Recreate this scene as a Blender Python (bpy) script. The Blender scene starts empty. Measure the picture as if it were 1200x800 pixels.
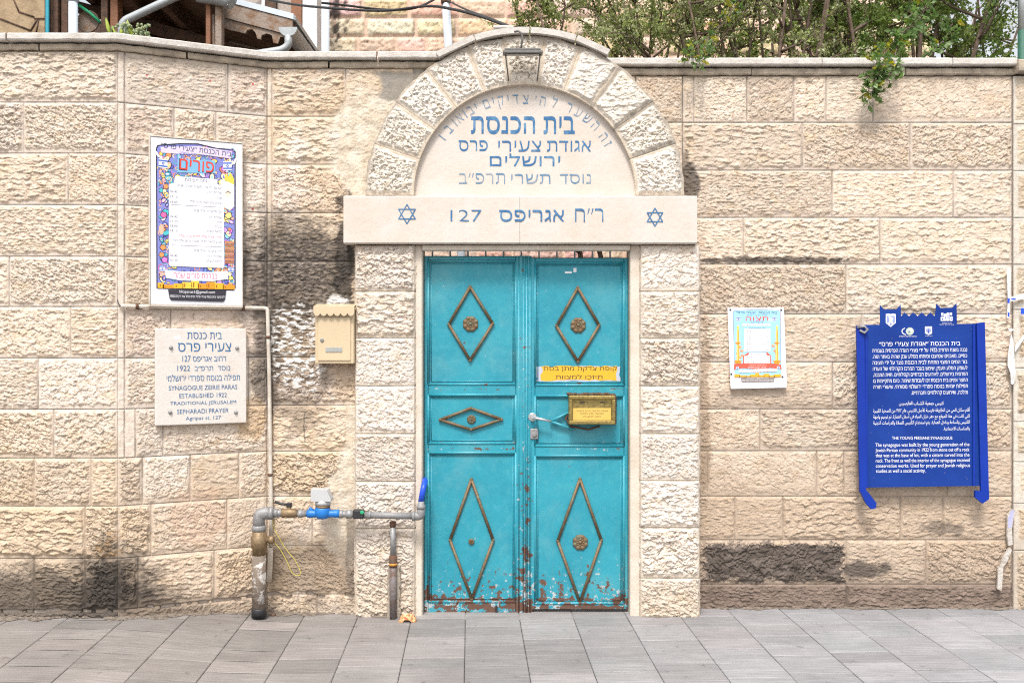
import bpy, bmesh, math, random
import numpy as np
from mathutils import Vector, Matrix, geometry

random.seed(7)
SC = bpy.context.scene
COL = SC.collection
R = math.radians
F = 35.0/36.0*1200.0          # focal length in photo pixels
D = 5.8                       # camera distance to the front of the gateway
EYE = 1.6

# ------------------------------------------------------------------ camera
cd = bpy.data.cameras.new('camera'); cam = bpy.data.objects.new('camera', cd); COL.objects.link(cam)
cam.location = (0, -D, EYE); cam.rotation_euler = (R(90), 0, 0)
cd.lens = 35; cd.sensor_width = 36; cd.sensor_fit = 'HORIZONTAL'; cd.clip_start = .05; cd.clip_end = 2000
SC.camera = cam
# ------------------------------------------------------------------ world / sky
SUN_EL, SUN_AZ = 58, 190      # degrees; azimuth from +Y clockwise
w = bpy.data.worlds.new('World'); SC.world = w; w.use_nodes = True
nt = w.node_tree; nt.nodes.clear()
sky = nt.nodes.new('ShaderNodeTexSky'); sky.sky_type = 'NISHITA'; sky.sun_disc = False
sky.sun_elevation = R(SUN_EL); sky.sun_rotation = R(SUN_AZ); sky.dust_density = 4.0; sky.air_density = 1.0; sky.ozone_density = 1.0
hs = nt.nodes.new('ShaderNodeHueSaturation'); hs.inputs['Saturation'].default_value = .22
bg = nt.nodes.new('ShaderNodeBackground'); bg.inputs['Strength'].default_value = .108
wo = nt.nodes.new('ShaderNodeOutputWorld')
nt.links.new(sky.outputs[0], hs.inputs['Color']); nt.links.new(hs.outputs[0], bg.inputs[0]); nt.links.new(bg.outputs[0], wo.inputs[0])
# ------------------------------------------------------------------ sun (veiled by thin cloud)
sd = bpy.data.lights.new('sun', 'SUN'); sun = bpy.data.objects.new('sun', sd); COL.objects.link(sun)
sd.energy = 1.5; sd.angle = R(11); sd.color = (1, .945, .90)
sdir = Vector((math.sin(R(SUN_AZ))*math.cos(R(SUN_EL)), math.cos(R(SUN_AZ))*math.cos(R(SUN_EL)), math.sin(R(SUN_EL))))
sun.rotation_euler = sdir.to_track_quat('Z', 'Y').to_euler(); sun.location = sdir*30
# ------------------------------------------------------------------ exposure
SC.view_settings.view_transform = 'Standard'; SC.view_settings.look = 'None'
SC.view_settings.exposure = 1.17; SC.view_settings.gamma = 1; SC.cycles.use_denoising = False; SC.cycles.filter_width = 1.15; SC.view_settings.use_curve_mapping = False

# ================================================================== helpers
def at(px, py, Y=0.0):
    s = (D+Y)/F
    return Vector(((px-600)*s, Y, EYE+(400-py)*s))
def ax(px, Y=0.0): return (px-600)*(D+Y)/F
def az(py, Y=0.0): return EYE+(400-py)*(D+Y)/F

def tag(o, label=None, cat=None, group=None, kind=None):
    if label: o['label'] = label
    if cat: o['category'] = cat
    if group: o['group'] = group
    if kind: o['kind'] = kind
    return o
def empty(name, loc=(0, 0, 0), rz=0.0, rx=0.0):
    o = bpy.data.objects.new(name, None); COL.objects.link(o)
    o.location = loc; o.rotation_euler = (rx, 0, rz); o.empty_display_size = .1
    return o
def wloc(o):
    v = Vector((0, 0, 0))
    while o: v += Vector(o.location); o = o.parent
    return v
def link(name, me, mat, parent=None, local=False):
    o = bpy.data.objects.new(name, me); COL.objects.link(o)
    if mat is not None:
        for m in (mat if isinstance(mat, (list, tuple)) else [mat]): me.materials.append(m)
    if parent:
        o.parent = parent
        if not local: me.transform(Matrix.Translation(-wloc(parent)))
    return o

class MB:
    """collects shapes into one mesh"""
    def __init__(s): s.bm = bmesh.new()
    def box(s, x0, x1, y0, y1, z0, z1, bev=0.0, seg=1, M=None):
        r = bmesh.ops.create_cube(s.bm, size=1.0)
        vs = r['verts']
        for v in vs:
            v.co = Vector((x0+(v.co.x+.5)*(x1-x0), y0+(v.co.y+.5)*(y1-y0), z0+(v.co.z+.5)*(z1-z0)))
        if bev > 0:
            es = list({e for v in vs for e in v.link_edges})
            rr = bmesh.ops.bevel(s.bm, geom=es, offset=bev, segments=seg, affect='EDGES', profile=.5)
            vs = list({v for f in rr['faces'] for v in f.verts} | {v for v in vs if v.is_valid})
        if M is not None:
            for v in vs: v.co = M @ v.co
        return s
    def prism(s, pts, y0, y1, M=None):
        """outline pts (x,z) extruded along y (y0 = outer/front)"""
        a = [s.bm.verts.new((p[0], y0, p[1])) for p in pts]; b = [s.bm.verts.new((p[0], y1, p[1])) for p in pts]
        n = len(pts)
        area = sum(pts[i][0]*pts[(i+1) % n][1]-pts[(i+1) % n][0]*pts[i][1] for i in range(n))
        for t in geometry.tessellate_polygon([[Vector((p[0], p[1], 0)) for p in pts]]):
            q = sum(pts[t[i]][0]*pts[t[(i+1) % 3]][1]-pts[t[(i+1) % 3]][0]*pts[t[i]][1] for i in range(3))
            if abs(q) < 1e-14: continue
            t = t if q > 0 else t[::-1]
            for f in ([a[i] for i in t], [b[i] for i in t[::-1]]):
                try: s.bm.faces.new(f)
                except ValueError: pass
        for i in range(n):
            q = [a[(i+1) % n], a[i], b[i], b[(i+1) % n]]
            s.bm.faces.new(q if area > 0 else q[::-1])
        if M is not None:
            for v in a+b: v.co = M @ v.co
        return s
    def tube(s, pts, rad, n=10, smooth=True):
        pts = [Vector(p) for p in pts]
        if not isinstance(rad, (list, tuple)): rad = [rad]*len(pts)
        prev = None; rings = []; up = None
        for i, p in enumerate(pts):
            t = (pts[min(i+1, len(pts)-1)]-pts[max(i-1, 0)])
            if t.length < 1e-9: t = Vector((0, 0, 1))
            t.normalize()
            if up is None:
                up = Vector((0, 0, 1)) if abs(t.z) < .9 else Vector((1, 0, 0))
            a = up-t*up.dot(t)
            if a.length < 1e-6: a = t.orthogonal()
            a.normalize(); up = a; b = t.cross(a)
            rings.append([s.bm.verts.new(p+(a*math.cos(2*math.pi*k/n)+b*math.sin(2*math.pi*k/n))*rad[i]) for k in range(n)])
        for i in range(len(rings)-1):
            for k in range(n):
                f = s.bm.faces.new((rings[i][k], rings[i][(k+1) % n], rings[i+1][(k+1) % n], rings[i+1][k])); f.smooth = smooth
        s.bm.faces.new(rings[0][::-1]); s.bm.faces.new(rings[-1])
        return s
    def lathe(s, base, axis, prof, n=20, smooth=True):
        """prof list of (distance along axis, radius)"""
        ax_ = Vector(axis).normalized()
        pts = [Vector(base)+ax_*d for d, r in prof]
        a = ax_.orthogonal().normalized(); b = ax_.cross(a); rings = []
        for p, (d, r) in zip(pts, prof):
            rings.append([s.bm.verts.new(p+(a*math.cos(2*math.pi*k/n)+b*math.sin(2*math.pi*k/n))*max(r, 1e-4)) for k in range(n)])
        for i in range(len(rings)-1):
            for k in range(n):
                f = s.bm.faces.new((rings[i][k], rings[i][(k+1) % n], rings[i+1][(k+1) % n], rings[i+1][k])); f.smooth = smooth
        s.bm.faces.new(rings[0][::-1]); s.bm.faces.new(rings[-1])
        return s
    def build(s, name, mat, parent=None, local=False):
        me = bpy.data.meshes.new(name); s.bm.normal_update(); s.bm.to_mesh(me); s.bm.free()
        return link(name, me, mat, parent, local)

def grid_mesh(name, V, faces, colr=None, smooth=True):
    me = bpy.data.meshes.new(name)
    V = np.asarray(V, np.float32); faces = np.asarray(faces, np.int32); nf, k = faces.shape
    me.vertices.add(len(V)); me.vertices.foreach_set('co', V.ravel())
    me.loops.add(nf*k); me.loops.foreach_set('vertex_index', faces.ravel())
    me.polygons.add(nf); me.polygons.foreach_set('loop_start', np.arange(0, nf*k, k, dtype=np.int32))
    me.polygons.foreach_set('use_smooth', np.full(nf, smooth, bool))
    if colr is not None:
        a = me.attributes.new('Col', 'FLOAT_COLOR', 'POINT')
        c = np.ones((len(V), 4), np.float32); c[:, :3] = colr; a.data.foreach_set('color', c.ravel())
    me.update(calc_edges=True); me.validate()
    return me

# ---------------- numpy noise
def _h(ix, iy, seed):
    h = (ix.astype(np.int64)*374761393+iy.astype(np.int64)*668265263+int(seed)*974634777) & 0xffffffff
    h = ((h ^ (h >> 13))*1274126177) & 0xffffffff
    h = ((h ^ (h >> 16))*2246822519) & 0xffffffff
    return (h ^ (h >> 15))/4294967296.0
def pn(x, y, seed=0):
    x = np.asarray(x, float); y = np.asarray(y, float)
    xi = np.floor(x); yi = np.floor(y); fx = x-xi; fy = y-yi
    sx = fx*fx*fx*(fx*(fx*6-15)+10); sy = fy*fy*fy*(fy*(fy*6-15)+10)
    def g(a, b):
        t = _h(xi+a, yi+b, seed)*2*np.pi
        return np.cos(t)*(fx-a)+np.sin(t)*(fy-b)
    n0 = g(0, 0)*(1-sx)+g(1, 0)*sx; n1 = g(0, 1)*(1-sx)+g(1, 1)*sx
    return (n0*(1-sy)+n1*sy)*1.5
def fbm(x, y, o=4, seed=0):
    s = 0; a = 1; t = 0
    for i in range(o):
        s = s+a*pn(x*2**i, y*2**i, seed+i*17); t += a; a *= .5
    return s/t*1.4
def sst(a, b, x):
    t = np.clip((x-a)/(b-a), 0, 1); return t*t*(3-2*t)

# ---------------- materials
def nodes_of(name):
    m = bpy.data.materials.new(name); m.use_nodes = True; t = m.node_tree
    return m, t, t.nodes['Principled BSDF'], t.links.new
def pm(name, c, rough=.6, metal=0.0, var=.12, scale=9.0, bump=.15, c2=None, bscale=60.0, bdist=.002, spec=None, lo=.45, hi=.62):
    """a plain material with uneven colour and a little relief; c2 = colour of patches"""
    m, t, b, L = nodes_of(name)
    g = t.nodes.new('ShaderNodeNewGeometry')
    n = t.nodes.new('ShaderNodeTexNoise'); n.inputs['Scale'].default_value = scale; n.inputs['Detail'].default_value = 6; n.inputs['Roughness'].default_value = .62
    L(g.outputs['Position'], n.inputs['Vector'])
    r = t.nodes.new('ShaderNodeValToRGB'); e = r.color_ramp.elements
    if c2 is None:
        e[0].position = .3; e[1].position = .7
        e[0].color = (*[x*(1-var) for x in c], 1); e[1].color = (*[min(1, x*(1+var)) for x in c], 1)
    else:
        e[0].position = lo; e[1].position = hi; e[0].color = (*c, 1); e[1].color = (*c2, 1)
    L(n.outputs['Fac'], r.inputs['Fac']); L(r.outputs[0], b.inputs['Base Color'])
    b.inputs['Roughness'].default_value = rough; b.inputs['Metallic'].default_value = metal
    if spec is not None: b.inputs['Specular IOR Level'].default_value = spec
    if bump:
        n2 = t.nodes.new('ShaderNodeTexNoise'); n2.inputs['Scale'].default_value = bscale; n2.inputs['Detail'].default_value = 5
        L(g.outputs['Position'], n2.inputs['Vector'])
        bp = t.nodes.new('ShaderNodeBump'); bp.inputs['Strength'].default_value = bump; bp.inputs['Distance'].default_value = bdist*5
        L(n2.outputs['Fac'], bp.inputs['Height']); L(bp.outputs[0], b.inputs['Normal'])
    return m
def col_mat(name, rough=.9, v1=.10, v2=.12, bump=.5, dist=.006, s1=30, s2=170, spec=.25):
    """colour from the mesh's own stone colours, times fine grain"""
    m, t, b, L = nodes_of(name)
    a = t.nodes.new('ShaderNodeAttribute'); a.attribute_name = 'Col'
    g = t.nodes.new('ShaderNodeNewGeometry')
    n1 = t.nodes.new('ShaderNodeTexNoise'); n1.inputs['Scale'].default_value = s1; n1.inputs['Detail'].default_value = 5
    n2 = t.nodes.new('ShaderNodeTexNoise'); n2.inputs['Scale'].default_value = s2; n2.inputs['Detail'].default_value = 4
    for n in (n1, n2): L(g.outputs['Position'], n.inputs['Vector'])
    def mr(src, v):
        k = t.nodes.new('ShaderNodeMapRange'); k.inputs['From Min'].default_value = .3; k.inputs['From Max'].default_value = .7
        k.inputs['To Min'].default_value = 1-v; k.inputs['To Max'].default_value = 1+v; L(src, k.inputs['Value']); return k.outputs[0]
    mu = t.nodes.new('ShaderNodeMath'); mu.operation = 'MULTIPLY'; L(mr(n1.outputs['Fac'], v1), mu.inputs[0]); L(mr(n2.outputs['Fac'], v2), mu.inputs[1])
    x = t.nodes.new('ShaderNodeVectorMath'); x.operation = 'SCALE'; L(a.outputs['Color'], x.inputs[0]); L(mu.outputs[0], x.inputs['Scale'])
    L(x.outputs[0], b.inputs['Base Color']); b.inputs['Roughness'].default_value = rough; b.inputs['Specular IOR Level'].default_value = spec
    if bump:
        ad = t.nodes.new('ShaderNodeMath'); ad.operation = 'MULTIPLY_ADD'; L(n2.outputs['Fac'], ad.inputs[0]); ad.inputs[1].default_value = .35; L(n1.outputs['Fac'], ad.inputs[2])
        bp = t.nodes.new('ShaderNodeBump'); bp.inputs['Strength'].default_value = bump; bp.inputs['Distance'].default_value = dist
        L(ad.outputs[0], bp.inputs['Height']); L(bp.outputs[0], b.inputs['Normal'])
    return m
def paint_mat():
    """turquoise paint, chipped to brown rust and grey primer, most near the ground and the meeting edge"""
    m, t, b, L = nodes_of('turquoise_paint'); N = t.nodes.new
    g = N('ShaderNodeNewGeometry'); sp = N('ShaderNodeSeparateXYZ'); L(g.outputs['Position'], sp.inputs[0])
    def noise(sc, det=6, rough=.6):
        n = N('ShaderNodeTexNoise'); n.inputs['Scale'].default_value = sc; n.inputs['Detail'].default_value = det; n.inputs['Roughness'].default_value = rough
        L(g.outputs['Position'], n.inputs['Vector']); return n.outputs['Fac']
    def mp(src, a, c, d, e):
        k = N('ShaderNodeMapRange'); k.inputs['From Min'].default_value = a; k.inputs['From Max'].default_value = c
        k.inputs['To Min'].default_value = d; k.inputs['To Max'].default_value = e; L(src, k.inputs['Value']); return k.outputs[0]
    def op(o, x, y):
        k = N('ShaderNodeMath'); k.operation = o
        for i, q in enumerate((x, y)):
            if isinstance(q, (int, float)): k.inputs[i].default_value = q
            else: L(q, k.inputs[i])
        return k.outputs[0]
    def mix(f, x, y):
        k = N('ShaderNodeMix'); k.data_type = 'RGBA'; L(f, k.inputs['Factor'])
        for q, s in ((x, 'A'), (y, 'B')):
            i = [z for z in k.inputs if z.name == s and z.type == 'RGBA'][0]
            if isinstance(q, tuple): i.default_value = (*q, 1)
            else: L(q, i)
        return [z for z in k.outputs if z.type == 'RGBA'][0]
    base = mix(mp(noise(3.5, 5), .35, .65, 0, 1), (.016, .235, .315), (.026, .285, .36))
    base = mix(mp(noise(22, 6, .7), .48, .75, 0, .55), base, (.065, .33, .385)); base = mix(mp(noise(2.3, 7, .7), .48, .70, 0, .65), base, (.11, .33, .37)); base = mix(mp(noise(130, 2), .62, .72, 0, .5), base, (.02, .12, .15))
    # grime streaks that run down
    mpg = N('ShaderNodeMapping'); mpg.inputs['Scale'].default_value = (60, 60, 3.0); L(g.outputs['Position'], mpg.inputs['Vector'])
    st = N('ShaderNodeTexNoise'); st.inputs['Scale'].default_value = 1.0; st.inputs['Detail'].default_value = 3; L(mpg.outputs[0], st.inputs['Vector'])
    low = mp(sp.outputs['Z'], .0, .8, 1, .1)
    base = mix(op('MULTIPLY', mp(st.outputs['Fac'], .55, .75, 0, .5), low), base, (.09, .20, .22))
    # closeness to the ground, and to the meeting stile
    foot = mp(sp.outputs['Z'], .03, .36, .185, 0.0)
    stile = mp(op('ABSOLUTE', op('SUBTRACT', sp.outputs['X'], .078), 0), .0, .075, .125, 0.0)
    stile = op('MULTIPLY', stile, mp(sp.outputs['Z'], .5, 1.75, 1.0, .25))
    for zr_ in (1.317, 1.345, .965, 1.0, .03, .075):       # moulding edges lose their paint
        band = mp(op('ABSOLUTE', op('SUBTRACT', sp.outputs['Z'], zr_), 0), .0, .014, .10, 0.0); stile = op('MAXIMUM', stile, band)
    lift = op('ADD', foot, stile)
    chip1 = op('GREATER_THAN', op('ADD', noise(38, 7, .62), lift), .708)
    chip2 = op('GREATER_THAN', op('ADD', noise(19, 7, .66), lift), .692)
    rust = mix(noise(50), (.075, .038, .025), (.16, .085, .06))
    pale = mix(noise(80), (.26, .36, .39), (.50, .50, .50))
    c = mix(chip1, base, pale); c = mix(chip2, c, rust)
    L(c, b.inputs['Base Color'])
    b.inputs['Roughness'].default_value = .42; b.inputs['Specular IOR Level'].default_value = .45
    bp = N('ShaderNodeBump'); bp.inputs['Strength'].default_value = .5; bp.inputs['Distance'].default_value = .004
    hgt = op('SUBTRACT', op('ADD', op('MULTIPLY', noise(9, 4), 1.2), op('MULTIPLY', noise(90, 3), .18)), op('MULTIPLY', op('MAXIMUM', chip1, chip2), .25))
    L(hgt, bp.inputs['Height']); L(bp.outputs[0], b.inputs['Normal'])
    return m

M = {}
M['stone'] = col_mat('rough_limestone', bump=.6, dist=.008)
M['fine'] = col_mat('dressed_limestone', rough=.75, v1=.03, v2=.03, bump=.12, dist=.004)
M['print'] = col_mat('printed_paper', rough=.5, v1=.02, v2=.0, bump=.0, spec=.4)
M['pave'] = col_mat('grey_paving_stone', rough=.72, v1=.05, v2=.06, bump=.25, dist=.003, s1=14, s2=120, spec=.35)
M['paint'] = paint_mat()
M['coping'] = pm('coping_stone', (.56, .53, .49), .85, c2=(.42, .38, .33), scale=11, bump=.4, lo=.42, hi=.75)
M['ledge'] = pm('ledge_stone', (.44, .37, .285), .9, c2=(.20, .165, .13), scale=9, bump=.5, lo=.46, hi=.72)
M['lintel'] = pm('pale_limestone', (.575, .52, .468), .75, c2=(.535, .455, .375), scale=4.5, bump=.22, bscale=34, lo=.42, hi=.78)
M['jamb'] = pm('jamb_limestone', (.60, .535, .455), .8, c2=(.50, .42, .33), scale=6, bump=.25, lo=.42, hi=.72)
M['blueletter'] = pm('blue_letter_paint', (.020, .115, .27), .6, c2=(.10, .24, .40), scale=22, bump=0, lo=.48, hi=.68)
M['fadedletter'] = pm('faded_letter_paint', (.08, .19, .32), .6, c2=(.30, .34, .38), scale=16, bump=0, lo=.42, hi=.68)
M['brass'] = pm('weathered_brass', (.165, .10, .05), .6, .3, c2=(.14, .15, .10), scale=38, bump=.3, lo=.48, hi=.62)
M['boxbrass'] = pm('polished_brass', (.36, .27, .09), .38, .7, c2=(.20, .15, .06), scale=45, bump=.25, lo=.42, hi=.66)
M['steel'] = pm('scratched_steel', (.55, .56, .57), .35, .8, bump=.1)
M['galv'] = pm('galvanised_steel', (.30, .30, .30), .55, .35, c2=(.20, .195, .19), scale=40, bump=.3, lo=.4, hi=.7)
M['brasspipe'] = pm('tarnished_brass', (.25, .175, .095), .55, .4, c2=(.17, .12, .07), scale=40, bump=.3)
M['rust'] = pm('rusty_steel', (.13, .062, .035), .8, .1, c2=(.09, .07, .055), scale=40, bump=.5)
M['black'] = pm('black_plastic', (.022, .022, .024), .5, bump=.1)
M['meterblue'] = pm('blue_meter_paint', (.012, .16, .50), .45, bump=.1)
M['hose'] = pm('blue_hose', (.012, .07, .55), .4, bump=.05)
M['whiteplastic'] = pm('white_plastic', (.44, .45, .45), .5, bump=.08, var=.05)
M['green'] = pm('green_plastic', (.02, .35, .16), .5, bump=0)
M['conduit'] = pm('cream_pvc', (.58, .53, .46), .55, c2=(.46, .40, .33), scale=14, bump=.1)
M['cream'] = pm('cream_enamel', (.56, .445, .29), .42, var=.05, scale=5, bump=.06)
M['plate'] = pm('grey_name_plate', (.33, .34, .32), .5, bump=.1)
M['white'] = pm('white_board', (.74, .74, .78), .4, var=.03, bump=.03)
M['blue'] = pm('blue_enamel', (.004, .030, .205), .6, c2=(.008, .044, .26), spec=.22, scale=5, bump=.08, lo=.35, hi=.7)
M['blueedge'] = pm('blue_enamel_edge', (.004, .030, .29), .55, spec=.25, var=.1, bump=.05)
M['letterwhite'] = pm('white_letter_film', (.80, .80, .83), .5, var=.03, bump=0)
M['wood'] = pm('dark_brown_timber', (.10, .05, .028), .75, c2=(.055, .03, .018), scale=18, bump=.4)
M['oldwood'] = pm('grey_weathered_timber', (.27, .215, .175), .85, c2=(.20, .115, .065), scale=12, bump=.5)
M['redwood'] = pm('red_brown_timber', (.20, .085, .04), .7, var=.2, bump=.3)
M['zinc'] = pm('zinc_gutter', (.36, .385, .395), .5, .25, var=.1, bump=.08)
M['pipepaint'] = pm('pale_blue_pipe_paint', (.52, .58, .64), .5, var=.06, bump=.05)
M['plaster'] = pm('pink_grey_plaster', (.40, .345, .30), .9, c2=(.34, .28, .22), scale=4, bump=.3)
M['tanstone'] = pm('tan_stone_slab', (.36, .265, .16), .85, c2=(.24, .165, .095), scale=7, bump=.4)
M['whitepaint'] = pm('white_column_paint', (.66, .65, .65), .7, c2=(.42, .38, .34), scale=16, bump=.2, lo=.55, hi=.8)
M['teal'] = pm('teal_paint', (.02, .27, .36), .5, bump=.05)
M['bark'] = pm('brown_bark', (.105, .072, .05), .9, c2=(.16, .115, .085), scale=30, bump=.6)
M['cable'] = pm('black_cable', (.03, .03, .03), .6, bump=0)
M['lampgrey'] = pm('grey_lamp_metal', (.14, .135, .125), .5, .3, bump=.2)
M['asphalt'] = pm('asphalt', (.05, .05, .05), .9, var=.3, scale=60, bump=.6)
M['earth'] = pm('courtyard_earth', (.20, .17, .13), .95, c2=(.13, .12, .10), scale=2, bump=.5)
M['bread'] = pm('crushed_wrapper', (.60, .45, .22), .6, c2=(.36, .09, .03), scale=60, bump=.4, lo=.45, hi=.58)
M['wire'] = pm('yellow_wire', (.48, .42, .06), .5, bump=0)
M['paper'] = pm('torn_white_paper', (.70, .70, .70), .8, c2=(.55, .53, .50), scale=20, bump=.4)
M['oldplaster'] = pm('flaking_plaster', (.50, .465, .42), .9, c2=(.33, .27, .21), scale=22, bump=.7, lo=.5, hi=.66)
M['glassdark'] = pm('dark_window_glass', (.10, .10, .105), .12, var=.1, bump=0)

def leaf_mat(name):
    m, t, b, L = nodes_of(name)
    a = t.nodes.new('ShaderNodeAttribute'); a.attribute_name = 'Col'
    L(a.outputs['Color'], b.inputs['Base Color']); b.inputs['Roughness'].default_value = .5; b.inputs['Specular IOR Level'].default_value = .4
    tr = t.nodes.new('ShaderNodeBsdfTranslucent'); mx = t.nodes.new('ShaderNodeMixShader'); mx.inputs[0].default_value = .38
    vm = t.nodes.new('ShaderNodeVectorMath'); vm.operation = 'MULTIPLY'; vm.inputs[1].default_value = (1.3, 1.5, .7)
    L(a.outputs['Color'], vm.inputs[0]); L(vm.outputs[0], tr.inputs['Color'])
    L(b.outputs[0], mx.inputs[1]); L(tr.outputs[0], mx.inputs[2]); L(mx.outputs[0], t.nodes['Material Output'].inputs['Surface'])
    return m
M['leaf'] = leaf_mat('leaves')

# ---------------- text and flat print
def rtl(s):
    import re
    out = s[::-1]
    out = re.sub(r"[0-9A-Za-z][0-9A-Za-z@.:/]*[0-9A-Za-z]|[0-9A-Za-z]", lambda m_: m_.group(0)[::-1], out)
    return out.translate(str.maketrans('()', ')('))
AR = {'ا': (0xFE8D, 2), 'أ': (0xFE83, 2), 'إ': (0xFE87, 2), 'آ': (0xFE81, 2), 'ب': (0xFE8F, 4), 'ة': (0xFE93, 2), 'ت': (0xFE95, 4), 'ث': (0xFE99, 4),
      'ج': (0xFE9D, 4), 'ح': (0xFEA1, 4), 'خ': (0xFEA5, 4), 'د': (0xFEA9, 2), 'ذ': (0xFEAB, 2), 'ر': (0xFEAD, 2), 'ز': (0xFEAF, 2), 'س': (0xFEB1, 4),
      'ش': (0xFEB5, 4), 'ص': (0xFEB9, 4), 'ض': (0xFEBD, 4), 'ط': (0xFEC1, 4), 'ظ': (0xFEC5, 4), 'ع': (0xFEC9, 4), 'غ': (0xFECD, 4), 'ف': (0xFED1, 4),
      'ق': (0xFED5, 4), 'ك': (0xFED9, 4), 'ل': (0xFEDD, 4), 'م': (0xFEE1, 4), 'ن': (0xFEE5, 4), 'ه': (0xFEE9, 4), 'و': (0xFEED, 2), 'ى': (0xFEEF, 2), 'ي': (0xFEF1, 4)}
def arabic(s):
    out = []; i = 0
    while i < len(s):
        ch = s[i]
        if ch not in AR: out.append(ch); i += 1; continue
        prev = i > 0 and s[i-1] in AR and AR[s[i-1]][1] == 4
        if ch == 'ل' and i+1 < len(s) and s[i+1] in 'اأ':
            base = 0xFEFB if s[i+1] == 'ا' else 0xFEF7
            out.append(chr(base+(1 if prev else 0))); i += 2; continue
        nxt = AR[ch][1] == 4 and i+1 < len(s) and s[i+1] in AR
        k = (3 if prev else 2) if nxt else (1 if prev else 0)
        out.append(chr(AR[ch][0]+k)); i += 1
    r = ''.join(out)[::-1]
    import re
    return re.sub(r"[0-9٠-٩]+", lambda m_: m_.group(0)[::-1], r)
_tc = {}
def glyphs(s, bold=0.0):
    """outline of a lettering string, filled by a constrained triangulation (non-zero winding)"""
    key = (s, bold)
    if key in _tc: return _tc[key]
    c = bpy.data.curves.new('lettering', 'FONT'); c.body = s; c.resolution_u = 3; c.offset = bold if not isinstance(bold, tuple) else 0; c.fill_mode = 'NONE'
    o = bpy.data.objects.new('lettering', c)
    me = bpy.data.meshes.new_from_object(o)
    co = [(v.co.x, v.co.y) for v in me.vertices]; nx = {}
    for e in me.edges:
        nx.setdefault(e.vertices[0], []).append(e.vertices[1]); nx.setdefault(e.vertices[1], []).append(e.vertices[0])
    bpy.data.objects.remove(o); bpy.data.meshes.remove(me); bpy.data.curves.remove(c)
    seen = set(); loops = []
    for v0 in range(len(co)):          # loops follow the vertex order, so their turning sense is kept
        if v0 in seen or v0 not in nx: continue
        lp = [v0]; seen.add(v0); cur = min(nx[v0], key=lambda q: (q != v0+1, q)); 
        while cur not in seen:
            lp.append(cur); seen.add(cur); nn = [q for q in nx[cur] if q not in seen]
            if not nn: break
            cur = nn[0]
        if len(lp) > 2: loops.append([co[i] for i in lp])
    if isinstance(bold, tuple) and loops:      # heavier flats and lighter uprights, as cut lettering has
        ar = [sum(l[i][0]*l[(i+1) % len(l)][1]-l[(i+1) % len(l)][0]*l[i][1] for i in range(len(l))) for l in loops]
        sg = 1 if ar[max(range(len(ar)), key=lambda i: abs(ar[i]))] > 0 else -1
        out = []
        for l in loops:
            L_ = np.array(l); e = np.roll(L_, -1, 0)-L_; e /= np.linalg.norm(e, axis=1, keepdims=True)+1e-9
            nn = np.stack([e[:, 1], -e[:, 0]], 1)*sg; nv = nn+np.roll(nn, 1, 0); nv /= np.linalg.norm(nv, axis=1, keepdims=True)+1e-6
            out.append([tuple(p) for p in L_+nv*np.array(bold)])
        loops = out
    # one group of loops per glyph neighbourhood keeps the triangulation small
    VV = []; FF = []
    vs = []; es = []
    for lp in loops:
        n = len(vs); vs += [Vector(p) for p in lp]; es += [(n+i, n+(i+1) % len(lp)) for i in range(len(lp))]
    if vs:
        ov, oe, of, *_ = geometry.delaunay_2d_cdt(vs, es, [], 0, 1e-5)
        ov = np.array([(v.x, v.y) for v in ov]); of = np.array([list(f) for f in of if len(f) == 3])
        cen = ov[of].mean(1); wn = np.zeros(len(cen))
        for lp in loops:
            L_ = np.array(lp); Q = np.roll(L_, -1, 0)
            for (x0, y0), (x1, y1) in zip(L_, Q):
                lf = (x1-x0)*(cen[:, 1]-y0)-(cen[:, 0]-x0)*(y1-y0)
                wn += ((y0 <= cen[:, 1]) & (y1 > cen[:, 1]) & (lf > 0)).astype(int)-((y0 > cen[:, 1]) & (y1 <= cen[:, 1]) & (lf < 0)).astype(int)
        keep = of[np.abs(wn) > .5]
        used = np.unique(keep); mp_ = {int(u): i for i, u in enumerate(used)}
        VV = [tuple(ov[u]) for u in used]; FF = [[mp_[int(i)] for i in f] for f in keep]
    _tc[key] = (VV, FF)
    return _tc[key]

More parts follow.
